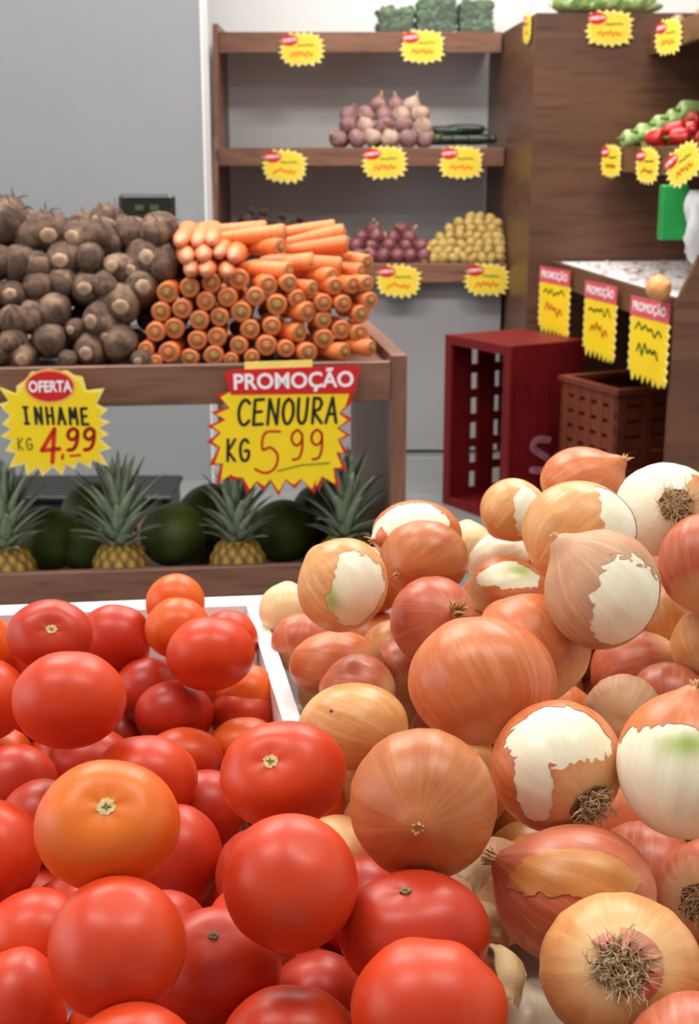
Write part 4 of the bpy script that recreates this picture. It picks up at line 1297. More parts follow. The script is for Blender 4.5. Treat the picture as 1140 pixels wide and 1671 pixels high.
# ------------------------------------------------------------------ carrots
def carrot_mat():
    m, nt, b = new_mat('carrot_skin')
    f = noise(nt, coord(nt, (12, 160, 12)), 1.0, 3.0)
    tc = nt.nodes.new('ShaderNodeTexCoord'); sep = nt.nodes.new('ShaderNodeSeparateXYZ'); nt.links.new(tc.outputs['Object'], sep.inputs[0])
    info = nt.nodes.new('ShaderNodeObjectInfo')
    c0 = mixc(nt, info.outputs['Random'], srgb(216, 104, 42), srgb(226, 134, 72))
    base = mixc(nt, ramp(nt, f, 0.52, 0.75), c0, srgb(196, 100, 52))
    base = mixc(nt, ramp(nt, sep.outputs['Y'], 0.012, 0.001), base, srgb(188, 108, 58))
    base = mixc(nt, ramp(nt, sep.outputs['Y'], 0.120, 0.168), base, srgb(214, 146, 112))
    nt.links.new(base, b.inputs['Base Color'])
    b.inputs['Roughness'].default_value = 0.5
    bump(nt, b, f, 0.25, 0.002)
    return m
M_CARROT = carrot_mat()
M_CROWN = [plain('carrot_crown_brown', srgb(170, 104, 56), 0.7, 0.3, 200, bmp=0.4), plain('carrot_crown_green', srgb(142, 108, 56), 0.7, 0.3, 200, bmp=0.4)]
M_CORE = plain('carrot_crown_core', srgb(196, 140, 80), 0.7, 0.2, 200)
car_me = []
crown_me = []; core_me = []
for k in range(4):
    rg = random.Random(100 + k)
    R_, L_ = 0.0195, 0.17
    prof = [(0.010, 0.003), (0.015, 0.0005), (0.0185, 0.003), (R_, 0.009)]
    for t in np.linspace(0.1, 1, 9):
        q = R_ * (1 - 0.42 * t ** 1.3) if t < 0.86 else R_ * (0.62 - 3.2 * (t - 0.86))
        prof.append((max(0.0025, q) * rg.uniform(0.97, 1.03), L_ * t))
    v, f = lathe(prof, 16, 0, rg, 3, 0.02)
    car_me.append(make_mesh('taproot', v, f)); car_me[-1].materials.append(M_CARROT)
v, f = lathe([(0.0, -0.0012), (0.006, -0.0012), (0.0095, 0.0004), (0.0095, 0.006)], 12)
for k in range(2):
    crown_me.append(make_mesh('crown', v, f)); crown_me[-1].materials.append(M_CROWN[k])
v, f = lathe([(0.0, -0.0022), (0.0028, -0.0022), (0.0036, -0.0010), (0.0036, 0.002)], 8)
core_me = make_mesh('crown_core', v, f); core_me.materials.append(M_CORE)

def front_y(x):                      # Y of the stand's front edge at a given X
    return SO[1] + (x - SO[0]) * math.tan(SA)
def on_pile(px, py, off, lean):
    Y = 2.97
    for _ in range(6):
        p = at_y(px, py, Y)
        Y = front_y(p[0]) + off + lean * max(0, p[2] - 0.74)
    return at_y(px, py, Y)

G_CAR = 'carrots on the produce stand'
CN = [0]
def carrot(P, dv, s, label):
    k = CN[0]; CN[0] += 1
    r = bpy.data.objects.new('carrot', None); r.empty_display_size = 0.02
    COL.objects.link(r)
    r.location = tuple(map(float, P)); r.rotation_euler = dir_rot(dv); r.scale = (s, s, s)
    tag(r, label, 'carrot', G_CAR)
    mesh_obj('taproot', car_me[k % 4], None, r)
    c = mesh_obj('crown', crown_me[(k * 7 // 3) % 2], None, r)
    mesh_obj('crown_core', core_me, None, c)

rows = [
 ('bottom', [(20, 648, 27, 0), (85, 650, 29, 0), (140, 612, 50, -4), (230, 635, 40, 0), (333, 625, 44, 4), (405, 642, 32, 0), (495, 632, 34, 4), (557, 582, 45, 8), (640, 596, 38, 10), (735, 612, 44, 22), (890, 608, 40, 48), (1005, 590, 36, 55)]),
 ('second', [(45, 598, 34, 0), (262, 560, 42, 0), (345, 547, 42, 0), (437, 582, 39, 0), (700, 527, 42, 42), (800, 555, 44, 8), (875, 515, 42, 12), (955, 530, 40, 26)]),
 ('third', [(85, 525, 42, 0), (165, 510, 45, 0), (270, 475, 42, 0), (355, 462, 40, 0), (487, 513, 42, 4), (580, 500, 40, 10), (735, 440, 46, 36), (800, 475, 38, 18), (960, 448, 38, 22)]),
 ('fourth', [(108, 440, 42, 0), (197, 427, 42, 0), (297, 395, 41, 0), (390, 378, 42, 0), (448, 440, 45, 0), (508, 375, 40, 4), (600, 410, 45, 4), (690, 385, 40, 14), (800, 400, 38, 18), (885, 405, 38, 22), (1000, 390, 36, 26)]),
 ('fifth', [(135, 358, 48, 0), (230, 338, 42, 0), (322, 318, 43, 0), (440, 302, 45, 10), (565, 328, 43, 16), (655, 318, 38, 20), (755, 338, 34, 50), (850, 330, 38, 26), (925, 325, 38, 34), (985, 318, 34, 28)]),
]
rgc = random.Random(8)
for rn, lst in rows:
    lst = sorted(lst)
    for i, (zx, zy, zr, a) in enumerate(lst):
        px, py = 220 + zx * .386, 340 + zy * .386
        P = on_pile(px, py, 0.024 + rgc.uniform(0, 0.012), 0.22)
        s = min(1.22, max(0.8, zr * .386 * (P[1]) / FPX / 0.0195))
        an = math.radians(a) - SA * 0 + rgc.uniform(-0.04, 0.04)
        dv = (-math.sin(an), math.cos(an), rgc.uniform(-0.01, 0.05) if rn != 'bottom' else 0.0)
        side = 'left' if i < len(lst) / 2 else 'right'
        rk = i if side == 'left' else len(lst) - 1 - i
        carrot(P, dv, s, 'carrot end in the %s row of the carrot pile, %s from the %s' % (rn if rn == 'bottom' else rn + ' lowest', ORD[rk], side))
lying = [  # crown zoom x, y, tail x, y, back offset, label
 ((655, 268), (390, 262), 0.05, 'lowest carrot lying crosswise, its crown in the middle of the pile'),
 ((838, 292), (640, 276), 0.05, 'short carrot lying crosswise with its crown over the right group'),
 ((875, 246), (520, 212), 0.075, 'carrot lying crosswise with a dark crown at the right of the pile'),
 ((985, 232), (800, 206), 0.11, 'carrot lying crosswise farthest to the right of the pile'),
 ((900, 150), (560, 190), 0.12, 'bright carrot lying crosswise, second from the top'),
 ((890, 100), (510, 178), 0.155, 'bright slanting carrot along the upper right of the pile'),
 ((850, 82), (480, 120), 0.185, 'topmost carrot lying crosswise at the back of the pile'),
 ((640, 105), (350, 130), 0.13, 'thick carrot lying crosswise on the upper left of the pile'),
 ((560, 90), (255, 105), 0.18, 'pale carrot lying crosswise at the upper left back'),
 ((620, 165), (400, 172), 0.10, 'carrot lying crosswise below the thick upper left one'),
 ((760, 225), (480, 250), 0.085, 'carrot half hidden in the middle of the crosswise layer'),
 ((960, 270), (700, 250), 0.085, 'carrot half hidden above the right end of the pile'),
]
for (cz, tz, off, lab) in lying:
    P = on_pile(220 + cz[0] * .386, 340 + cz[1] * .386, off, 0.22)
    Q = on_pile(220 + tz[0] * .386, 340 + tz[1] * .386, off + 0.035, 0.22)
    dv = Q - P; L = np.linalg.norm(dv)
    if L < 0.15:
        dv = dv / L; dv = dv + np.array([0, math.sqrt(max(0, (0.165 / L) ** 2 - 1)) * 0.8, 0])
    carrot(P, dv, 1.06 * rgc.uniform(0.95, 1.08), lab)
trows = [('lowest', 255, [245, 312, 380], 0.035), ('middle', 192, [218, 285, 352, 420], 0.055), ('highest', 134, [200, 262, 325], 0.08)]
for rn, y1, xs, off in trows:                            # crown at the back, pale tip towards the viewer
    for i, x1 in enumerate(xs):
        x1 += rgc.uniform(-8, 8); yy = y1 + rgc.uniform(-10, 10)
        tip = on_pile(220 + x1 * .386, 340 + yy * .386, off, 0.22)
        cr = on_pile(220 + (x1 + rgc.uniform(-30, 45)) * .386, 340 + (yy - 34) * .386, off + 0.19, 0.22)
        carrot(cr, tip - cr, rgc.uniform(1.3, 1.5), 'pale carrot tip pointing forward, %s row of tips, %s from the left' % (rn, ORD[i]))

# ------------------------------------------------------------------ taro roots
def taro_mat():
    m, nt, b = new_mat('taro_bark')
    v = coord(nt, (30, 90, 30))
    f = noise(nt, v, 1.0, 4.0, 0.65, 0.4)
    g = noise(nt, coord(nt), 22, 3.0)
    base = mixc(nt, ramp(nt, f, 0.35, 0.68), srgb(50, 35, 27), srgb(108, 80, 62))
    base = mixc(nt, ramp(nt, g, 0.52, 0.72), base, srgb(142, 114, 92))
    nt.links.new(base, b.inputs['Base Color'])
    b.inputs['Roughness'].default_value = 0.85
    bump(nt, b, f, 0.7, 0.004)
    return m
M_TARO = taro_mat()
M_CUT = plain('taro_cut_face', srgb(164, 134, 108), 0.8, 0.3, 60, bmp=0.3)
M_FIBRE = plain('taro_fibre', srgb(58, 42, 32), 0.9, 0.3, 80)
taro_me = []
for k in range(4):
    rg = random.Random(40 + k)
    prof = [(0.010, -0.004), (0.018, 0.0)]
    L_ = rg.uniform(0.085, 0.11)
    for t in np.linspace(0.06, 1, 15):
        q = 0.034 * math.sin(math.pi * min(1, (t * 0.92 + 0.10))) ** 0.55
        prof.append((max(0.006, q + (0.0012 if len(prof) % 2 else -0.0010)), L_ * t))
    v, f = lathe(prof, 20, 0.03, rg, 3, 0.04)
    taro_me.append(make_mesh('tuber', v, f)); taro_me[-1].materials.append(M_TARO)
v, f = lathe([(0.0, -0.0056), (0.009, -0.0056), (0.0125, -0.0030), (0.0125, 0.003)], 14, 0.08, random.Random(3))
cut_me = make_mesh('cut_face', v, f); cut_me.materials.append(M_CUT)
mbf = MB()
rg = random.Random(9)
for i in range(26):
    a = rg.uniform(0, 6.28); y = rg.uniform(0.01, 0.08); q = 0.032
    p = Vector((q * math.cos(a), y, q * math.sin(a)))
    d1 = Vector((math.cos(a) + rg.uniform(-.6, .6), rg.uniform(-.8, .8), math.sin(a) + rg.uniform(-.6, .6))).normalized()
    mbf.tube([p - d1 * 0.004, p + d1 * 0.007, p + d1 * 0.012 + Vector((0, rg.uniform(-.004, .004), -0.003))], [0.0012, 0.0009, 0.0004], 4)
fib_me = mbf.mesh('root_fibres'); fib_me.materials.append(M_FIBRE)
TN = [0]
def taro(P, dv, s, label, cut=True, fib=False, wide=1.0):
    k = TN[0]; TN[0] += 1
    r = bpy.data.objects.new('taro_root', None); r.empty_display_size = 0.02
    COL.objects.link(r)
    r.location = tuple(map(float, P)); r.rotation_euler = dir_rot(dv); r.scale = (s * wide, s, s / wide)
    tag(r, label, 'taro', 'taro roots on the produce stand')
    mesh_obj('tuber', taro_me[k % 4], None, r)
    if cut: mesh_obj('cut_face', cut_me, None, r)
    if fib:
        o = mesh_obj('root_fibres', fib_me, None, r); o['kind'] = 'stuff'
trow = [
 ('bottom', 0.012, [(-60, 1000, 85), (35, 930, 75), (125, 1022, 88), (300, 925, 95), (500, 985, 98), (700, 945, 108), (400, 1030, 50), (800, 1030, 55)]),
 ('second', 0.02, [(-70, 820, 90), (30, 790, 80), (145, 800, 98), (320, 745, 98), (530, 800, 100), (700, 715, 115), (610, 890, 62), (410, 850, 60)]),
 ('third', 0.035, [(-60, 640, 90), (60, 640, 85), (215, 610, 92), (490, 610, 102), (350, 600, 80), (620, 610, 70), (830, 600, 108)]),
 ('fourth', 0.05, [(90, 460, 110), (350, 445, 108), (500, 430, 82), (650, 480, 92), (-30, 450, 100), (850, 430, 112), (960, 500, 92), (230, 480, 90), (755, 500, 80)]),
 ('top', 0.09, [(20, 250, 130), (130, 330, 100), (280, 300, 115), (420, 310, 100), (540, 300, 100), (640, 350, 100), (760, 310, 95), (880, 315, 100), (960, 390, 90), (-80, 300, 110)]),
]
rgt = random.Random(21)
for rn, off, lst in trow:
    lst = sorted(lst)
    n_in = [q for q in lst if q[0] > 0]
    for i, (zx, zy, zr) in enumerate(lst):
        px, py = zx * .2807, 300 + zy * .2807
        P = on_pile(px, py, off + rgt.uniform(0, 0.02), 0.25)
        s = 1.1 * zr * .2807 * P[1] / FPX / 0.034
        dv = (rgt.uniform(-.35, .35), 1, rgt.uniform(-.3, .25) if rn != 'bottom' else 0.05)
        lab = 'brown taro root cut by the left edge, %s row of its pile' % rn if zx <= 0 else 'brown taro root in the %s row of its pile, %s from the left' % (rn, ORD[n_in.index((zx, zy, zr))])
        taro(P, dv, s, lab, rgt.random() < (0.6 if rn != 'top' else 0.2), rn in ('top', 'fourth'), rgt.uniform(0.93, 1.07))
for i, (zx, zy, zr, lab) in enumerate(((250, 245, 60, 'shaggy taro root poking up left of the black scale display'), (440, 225, 85, 'dark taro root on the back ridge of the pile'), (560, 215, 85, 'brown taro root on the back ridge nearer the scale display'), (690, 262, 70, 'brown taro root on the back ridge below the scale display'), (800, 280, 70, 'brown taro root on the back ridge right of the scale display middle'))):
    P = on_pile(zx * .2807, 300 + zy * .2807, 0.17, 0.2)
    taro(P, (rgt.uniform(-.9, .9), 0.6, rgt.uniform(-.2, .4)), zr * .2807 * P[1] / FPX / 0.034, lab, i % 2 == 0, True)
# core of both piles so that nothing hangs in the air
rgk = random.Random(31)
for i in range(14):
    for j in range(4):
        x = -0.47 - i * 0.068; z = DECK_Z + 0.036 + j * 0.056
        p = stand(x + 0.03 * (j % 2), 0.175 + 0.01 * j, z)
        taro(p, (rgk.uniform(-.2, .2), 1, 0), 0.95, 'brown taro root inside the pile behind the front ones', False)
for i in range(9):
    for j in range(4):
        x = -0.07 - i * 0.046; z = DECK_Z + 0.021 + j * 0.040
        p = stand(x - 0.022 * (j % 2), 0.235, z)
        carrot(p, (0.02, 1, 0), 0.98, 'carrot inside the pile behind the front ones')

# ------------------------------------------------------------------ pineapples and green melons on the lower deck
M_PLEAF = plain('pineapple_leaf', srgb(150, 163, 138), 0.5, 0.25, 25)
def pine_mat():
    m, nt, b = new_mat('pineapple_rind')
    a = nt.nodes.new('ShaderNodeAttribute'); a.attribute_name = 'eye'
    base = mixc(nt, a.outputs['Fac'], srgb(74, 64, 30), srgb(188, 142, 52))
    nt.links.new(base, b.inputs['Base Color'])
    b.inputs['Roughness'].default_value = 0.6
    return m
M_PINE = pine_mat()
def pineapple_fruit():
    nt_, np_ = 40, 64
    T_, P_, F_ = lathe_grid(nt_, np_)
    n, kz = 6, 10.0
    e = np.abs(np.sin(n * P_ + kz * T_ / 2)) * np.abs(np.sin(n * P_ - kz * T_ / 2))
    s = np.sin(T_)
    rad = 0.056 * np.abs(s) ** 0.55 * (1 + 0.10 * e * (s > 0.2))
    z = 0.088 - 0.088 * -np.cos(T_) * 1.0
    V = np.stack([rad * np.cos(P_), rad * np.sin(P_), z], -1).reshape(-1, 3)
    return make_mesh('fruit', V, F_, True, {'eye': np.clip(e.reshape(-1) * 1.5, 0, 1)})
pf_me = pineapple_fruit(); pf_me.materials.append(M_PINE)
def pine_leaf(curl, name):
    fv = []; ff = []
    n = 7
    for i in range(n):
        t = i / (n - 1)
        w = 0.0150 * (1 - t) ** 0.7 * (0.75 + 0.9 * t * (1 - t)) + 0.0004
        z = 0.135 * t
        x = curl * t * t
        th = 0.0012 * (1 - t) + 0.0002
        for (yy, xx) in ((-w, x - w * 0.35), (0, x), (w, x - w * 0.35), (0, x + th * 2)):
            fv.append((xx, yy, z))
    for i in range(n - 1):
        for j in range(4):
            k = (j + 1) % 4
            ff.append((i * 4 + j, i * 4 + k, (i + 1) * 4 + k, (i + 1) * 4 + j))
    ff.append((3, 2, 1, 0)); ff.append(tuple(range((n - 1) * 4, n * 4)))
    me = make_mesh(name, fv, ff, True); me.materials.append(M_PLEAF)
    return me
leaf_me = [pine_leaf(c, 'leaf') for c in (0.012, 0.035, 0.060)]
def pineapple(px, py_top, label, h_crown, sy, tilt=0.0, s=1.16):
    """stands on the lower deck; py_top is the pixel row of the crown's tip"""
    p = None
    Y = 3.1
    for _ in range(5):
        p = at_y(px, 920, Y); Y = front_y(p[0]) + sy
    r = empty('pineapple', (p[0], p[1], 0.1105), random.Random(px).uniform(0, 6), label, 'pineapple', 'pineapples on the lower deck of the stand')
    r.scale = (s, s, s)
    mesh_obj('fruit', pf_me, None, r)
    rg = random.Random(px)
    N = 46
    for i in range(N):
        q = i / (N - 1)
        a = i * 2.39996
        le = (0.50 + 0.75 * min(1, q * 1.6)) * (h_crown / 0.235) * (1 - 0.15 * max(0, q - .8) / .2)
        tl_ = math.radians(44 - 39 * q + rg.uniform(-6, 6))
        o = mesh_obj('leaf', leaf_me[2 if q < 0.3 else 1 if q < 0.7 else 0], None, r)
        o.matrix_basis = Matrix.Translation((0, 0, 0.165 + 0.055 * q)) @ Matrix.Rotation(a, 4, 'Z') @ Matrix.Translation((0.018 * (1 - q), 0, 0)) @ Matrix.Rotation(tl_, 4, 'Y') @ Matrix.Diagonal((le, 1.15, le, 1))
pineapple(12, 770, 'pineapple cut by the left edge on the lower deck', 0.21, 0.088)
pineapple(197, 752, 'pineapple in the left middle of the lower deck, below the taro card', 0.21, 0.088)
pineapple(388, 795, 'pineapple under the carrot price card', 0.17, 0.088)
pineapple(562, 757, 'pineapple at the right end of the lower deck behind the onions', 0.21, 0.088)

def melon_mat():
    m, nt, b = new_mat('dark_green_rind')
    f = noise(nt, coord(nt), 14, 4.0, 0.6)
    g = noise(nt, coord(nt), 5, 2.0)
    base = mixc(nt, ramp(nt, f, 0.35, 0.7), srgb(50, 63, 20), srgb(80, 98, 33))
    base = mixc(nt, ramp(nt, g, 0.5, 0.72), base, srgb(100, 122, 46))
    nt.links.new(base, b.inputs['Base Color'])
    b.inputs['Roughness'].default_value = 0.5
    bump(nt, b, f, 0.3, 0.003)
    return m
M_MELON = melon_mat()
mel_me = []
for k in range(2):
    prof = [(0.004, 0.084), (0.02, 0.080)] + [(0.078 * math.sin(t) ** 0.9, 0.08 * math.cos(t)) for t in np.linspace(0.4, math.pi - 0.1, 14)]
    prof = [(r, y) for r, y in prof]
    v, f = lathe(prof, 24, 0.0, random.Random(k), 6, 0.012)
    f = [tuple(reversed(q)) for q in f]
    mel_me.append(make_mesh('rind', v, f)); mel_me[-1].materials.append(M_MELON)
v, f = lathe([(0.009, 0.078), (0.008, 0.088), (0.006, 0.098), (0.0065, 0.101)], 8)
mst_me = make_mesh('stem', v, [tuple(reversed(q)) for q in f]); mst_me.materials.append(plain('dry_stem', srgb(96, 84, 52), 0.8, 0.2, 60))
def melon(P, lab, s=1.0, seed=0):
    rg = random.Random(seed)
    r = bpy.data.objects.new('green_melon', None); r.empty_display_size = 0.03
    COL.objects.link(r)
    r.location = tuple(map(float, P)); r.rotation_euler = (rg.uniform(-.6, .9), rg.uniform(-.6, .6), rg.uniform(0, 6)); r.scale = (s, s, s)
    tag(r, lab, 'melon', 'dark green melons on the lower deck')
    mesh_obj('rind', mel_me[seed % 2], None, r); mesh_obj('stem', mst_me, None, r)
for i, (px, py, off, s, lab) in enumerate(((78, 908, 0.26, 1.0, 'dark green melon right of the leftmost pineapple'), (158, 886, 0.44, 1.1, 'dark green melon at the back, left of the left middle pineapple'),
        (138, 926, 0.25, 0.8, 'dark green melon in front, left of the left middle pineapple'), (284, 908, 0.26, 1.0, 'dark green melon between the two middle pineapples'),
        (345, 886, 0.42, 1.05, 'dark green melon at the back beside the pineapple under the carrot card'), (462, 905, 0.26, 1.0, 'dark green melon right of the pineapple under the carrot card'),
        (525, 885, 0.42, 1.0, 'dark green melon in the shade behind the right pineapple'))):
    p = None; Y = 3.1
    for _ in range(5):
        p = at_y(px, py, Y); Y = front_y(p[0]) + off
    p[2] = 0.2005 + 0.079 * s
    melon(p, lab, s, i)

# ------------------------------------------------------------------ produce on the wall shelves
def pile_at(px, py, Y): return at_y(px, py, Y)
def blob_mesh(name, rx, ry, seed, lump=0.06, mat=None, neck=0.0):
    rg = random.Random(seed)
    T_, P_, F_ = lathe_grid(12, 18)
    s, c = np.sin(T_), np.cos(T_)
    rad = rx * np.abs(s) ** 0.9 * (1 + lump * np.cos(2 * P_ + rg.uniform(0, 6)) + lump * 0.5 * np.cos(3 * P_ + 2 * T_ + rg.uniform(0, 6)))
    z = ry * c + neck * np.exp(-(T_ / 0.35) ** 2)
    V = np.stack([rad * np.cos(P_), rad * np.sin(P_), z], -1).reshape(-1, 3)
    me = make_mesh(name, V, F_); me.materials.append(mat)
    return me
M_POT = plain('yellow_potato_skin', srgb(182, 152, 84), 0.6, 0.2, 60)
M_RON = plain('red_onion_skin', srgb(122, 66, 74), 0.4, 0.3, 40)
M_GAR = plain('purple_garlic_skin', srgb(146, 106, 106), 0.6, 0.35, 45)
M_GAR2 = plain('pale_garlic_skin', srgb(184, 154, 138), 0.6, 0.25, 45)
M_BEET = plain('dark_beet_skin', srgb(62, 36, 36), 0.7, 0.3, 40)
pot_me = [blob_mesh('potato', 0.021, 0.025, k, 0.07, M_POT) for k in range(3)]
ron_me = [blob_mesh('bulb', 0.031, 0.029, k + 5, 0.03, M_RON, 0.010) for k in range(2)]
gar_me = [blob_mesh('bulb', 0.037, 0.031, k + 9, 0.06, (M_GAR, M_GAR2, M_GAR)[k], 0.014) for k in range(3)]
mbn = MB().tube([(0, 0, 0.030), (0.002, 0, 0.048), (0.006, 0.002, 0.058)], [0.007, 0.004, 0.003], 6)
neck_me = mbn.mesh('dry_neck', True); neck_me.materials.append(M_NECK)
def heap(kind, meshes, rows_, Y0, lean, group, labfun, cat, neckpart, zmin):
    rg = random.Random(kind)
    for k, (y, xs) in enumerate(rows_):
        for i, x in enumerate(xs):
            p = at_y(x + rg.uniform(-1.5, 1.5), y + rg.uniform(-1.5, 1.5), Y0 + lean * k + rg.uniform(-0.01, 0.01))
            p[2] = max(p[2], zmin)
            p[0] = min(p[0], side_x(p[1]) - 0.026)
            rot = (rg.uniform(-1.2, 1.2), rg.uniform(-1.2, 1.2), rg.uniform(0, 6))
            lab = labfun(k, i, len(xs))
            me = meshes[rg.randrange(len(meshes))]
            if neckpart:
                r = empty(kind, p, 0, lab, cat, group); r.rotation_euler = rot
                mesh_obj('bulb', me, None, r); mesh_obj('dry_neck', neck_me, None, r)
            else:
                tag(mesh_obj(kind, me, None, None, p, rot), lab, cat, group)
def rowlab(noun, where):
    def f(k, i, n):
        side = 'left' if i < n / 2 else 'right'
        rk = i if side == 'left' else n - 1 - i
        return '%s in the %s, %s row up, %s from the %s' % (noun, where, ORD[k], ORD[rk], side)
    return f
ZL, ZM, ZT = SHELF_Z[2] - 0.004, SHELF_Z[1] - 0.004, SHELF_Z[0] - 0.004
heap('potato', pot_me, [(424, np.linspace(692, 832, 10)), (411, np.linspace(697, 830, 9)), (399, np.linspace(707, 828, 9)), (387, np.linspace(718, 825, 8)), (376, np.linspace(734, 820, 6)), (365, np.linspace(748, 812, 5)), (356, np.linspace(766, 800, 3))],
     5.335, 0.018, 'potatoes on the lower wall shelf', rowlab('yellow potato', 'lower shelf heap'), 'potato', False, ZL + 0.021)
heap('red_onion', ron_me, [(419, np.linspace(582, 692, 6)), (402, np.linspace(580, 688, 5)), (387, np.linspace(588, 668, 4)), (376, [608, 655])],
     5.345, 0.022, 'red onions on the lower wall shelf', rowlab('red onion', 'lower shelf heap'), 'red onion', True, ZL + 0.029)
heap('garlic_bulb', gar_me, [(226, np.linspace(552, 694, 6)), (206, np.linspace(566, 690, 5)), (188, np.linspace(568, 684, 5)), (172, [618, 645, 672])],
     5.50, 0.02, 'garlic bulbs on the middle wall shelf', rowlab('purple garlic bulb', 'middle shelf heap'), 'garlic', True, ZM + 0.031)
for nm, n, x0, dx, y0, zz, r_, L_ in (('g', 6, 556, 27, 5.60, ZM, 0.033, 0),):
    for i in range(n):
        p = at_y(x0 + dx * i, 226, y0); p[2] = zz + 0.034
        r = empty('garlic_bulb', p, 0, 'purple garlic bulb hidden behind the heap on the middle wall shelf', 'garlic', 'garlic bulbs on the middle wall shelf')
        mesh_obj('bulb', gar_me[i % 3], None, r); mesh_obj('dry_neck', neck_me, None, r)
# beets with cut stalks, behind the carrots
M_STALK = plain('beet_stalk', srgb(78, 52, 42), 0.8, 0.2, 60)
beet_me = blob_mesh('beet', 0.034, 0.033, 3, 0.05, M_BEET)
mbs = MB()
for i in range(6):
    a = i * 1.05
    mbs.tube([(0.008 * math.cos(a), 0.008 * math.sin(a), 0.034), (0.014 * math.cos(a), 0.014 * math.sin(a), 0.06)], [0.004, 0.003], 5)
bst_me = mbs.mesh('stalks', True); bst_me.materials.append(M_STALK)
for i, (x, y, lab) in enumerate(((402, 362, 'dark beet leftmost behind the carrots on the lower wall shelf'), (428, 366, 'dark beet second from the left panel on the lower wall shelf'), (455, 372, 'dark beet third from the left panel on the lower wall shelf'), (484, 374, 'dark beet fourth from the left panel on the lower wall shelf'), (405, 408, 'dark beet in the lower layer beside the left panel, hidden by the carrots'), (442, 410, 'dark beet in the lower layer under the third one'), (480, 412, 'dark beet in the lower layer under the fourth one'))):
    p = at_y(x, y, 5.40 + 0.02 * (i % 2)); p[2] = max(p[2], ZL + 0.033)
    r = empty('beet', p, i, lab, 'beet', 'beets on the lower wall shelf')
    r.rotation_euler = (0.3 * (i % 3 - 1), 0.5 - 0.3 * (i % 4), i)
    mesh_obj('root', beet_me, None, r); o = mesh_obj('stalks', bst_me, None, r); o['kind'] = 'stuff'
# cucumbers
M_CUC = plain('dark_green_cucumber', srgb(26, 40, 30), 0.35, 0.3, 40)
M_CUC2 = plain('green_cucumber', srgb(62, 86, 40), 0.4, 0.3, 40)
prof = [(0.006, -0.002), (0.014, 0.002)] + [(0.021 * math.sin(math.pi * (0.12 + 0.76 * t)) ** 0.35, 0.004 + 0.145 * t) for t in np.linspace(0, 1, 10)] + [(0.006, 0.153)]
v, f = lathe(prof, 14, 0.01, random.Random(2), 3, 0.03)
cuc_me = [make_mesh('body', v, f), make_mesh('body', v, f)]
cuc_me[0].materials.append(M_CUC); cuc_me[1].materials.append(M_CUC2)
v, f = lathe([(0.004, -0.012), (0.004, 0.0), (0.005, 0.002)], 8); cst_me = make_mesh('stem_end', v, f); cst_me.materials.append(M_CUC2)
for i, (x, y, a, k, lab) in enumerate(((712, 226, 20, 1, 'green cucumber beside the garlic heap on the middle shelf'), (740, 228, 70, 0, 'dark cucumber second from the garlic heap'), (765, 228, 80, 0, 'dark cucumber lying in the middle of the row on the middle shelf'),
        (800, 228, 82, 0, 'dark cucumber second from the brown cabinet on the middle shelf'), (822, 227, 60, 0, 'dark cucumber next to the brown cabinet on the middle shelf'), (748, 214, 75, 0, 'dark cucumber on top, nearer the garlic heap'), (790, 211, 85, 0, 'dark cucumber on top, nearer the brown cabinet'))):
    p = at_y(x, y, 5.47 + 0.012 * i)
    p[2] = max(p[2], ZM + 0.021)
    p[0] = min(p[0], side_x(p[1]) - 0.03)
    r = bpy.data.objects.new('cucumber', None); COL.objects.link(r); r.location = tuple(map(float, p))
    r.rotation_euler = dir_rot((-math.sin(math.radians(a)) if i not in (0,) else 0.3, math.cos(math.radians(a)), 0))
    tag(r, lab, 'cucumber', 'cucumbers on the middle wall shelf')
    mesh_obj('body', cuc_me[k], None, r); mesh_obj('stem_end', cst_me, None, r)

# wrapped greens on the top shelf
M_CLEAR, nt, b = new_mat('clear_plastic_wrap')
b.inputs['Base Color'].default_value = (0.92, 0.97, 0.95, 1)
b.inputs['Roughness'].default_value = 0.12
b.inputs['Alpha'].default_value = 0.10
fz = noise(nt, coord(nt), 40, 3.0)
bump(nt, b, fz, 0.5, 0.004)
M_GREENS = plain('dark_green_leaves', srgb(70, 112, 58), 0.6, 0.4, 30)
M_GREENL = plain('pale_green_leaves', srgb(178, 202, 142), 0.6, 0.25, 25)
def leafy(seed, sx, sy, sz, n, size, up=0.6):
    rg = random.Random(seed); mb = MB()
    for i in range(n):
        c = Vector((rg.uniform(-sx, sx), rg.uniform(-sy, sy), rg.uniform(0.02, sz)))
        a = Vector((rg.uniform(-1, 1), rg.uniform(-1, 1), rg.uniform(-.4, 1) * up)).normalized()
        b_ = a.cross(Vector((rg.uniform(-1, 1), rg.uniform(-1, 1), rg.uniform(-1, 1)))).normalized()
        nn = a.cross(b_)
        L = size * rg.uniform(0.6, 1.2)
        ring = []
        for t in np.linspace(0, 6.283, 8, endpoint=False):
            ring.append(c + a * math.cos(t) * L * 0.5 + b_ * math.sin(t) * L * 0.32 + nn * L * 0.10 * math.sin(3 * t))
        mb.add([c + nn * L * 0.08] + ring + [c - nn * 0.001], [(0, k, k % 8 + 1) for k in range(1, 9)] + [(9, k % 8 + 1, k) for k in range(1, 9)])
    return mb
def greens_pack(px0, px1, ytop, Y, depth, label, seed):
    a, b_ = at_y(px0, 46, Y), at_y(px1, 46, Y)
    w = (b_[0] - a[0]) / 2
    h = at_y(px0, ytop, Y)[2] - ZT
    r = empty('greens_pack', ((a[0] + b_[0]) / 2, Y + depth / 2, ZT), 0, label, 'greens pack', 'wrapped greens on the top wall shelf')
    o = leafy(seed, w * 0.82, depth * 0.36, h * 0.92, 260, 0.06).build('greens', M_GREENS, r, True); o['kind'] = 'stuff'
    MB().box(-w, w, -depth / 2, depth / 2, 0.001, h, 0.012).build('plastic_wrap', M_CLEAR, r, False)
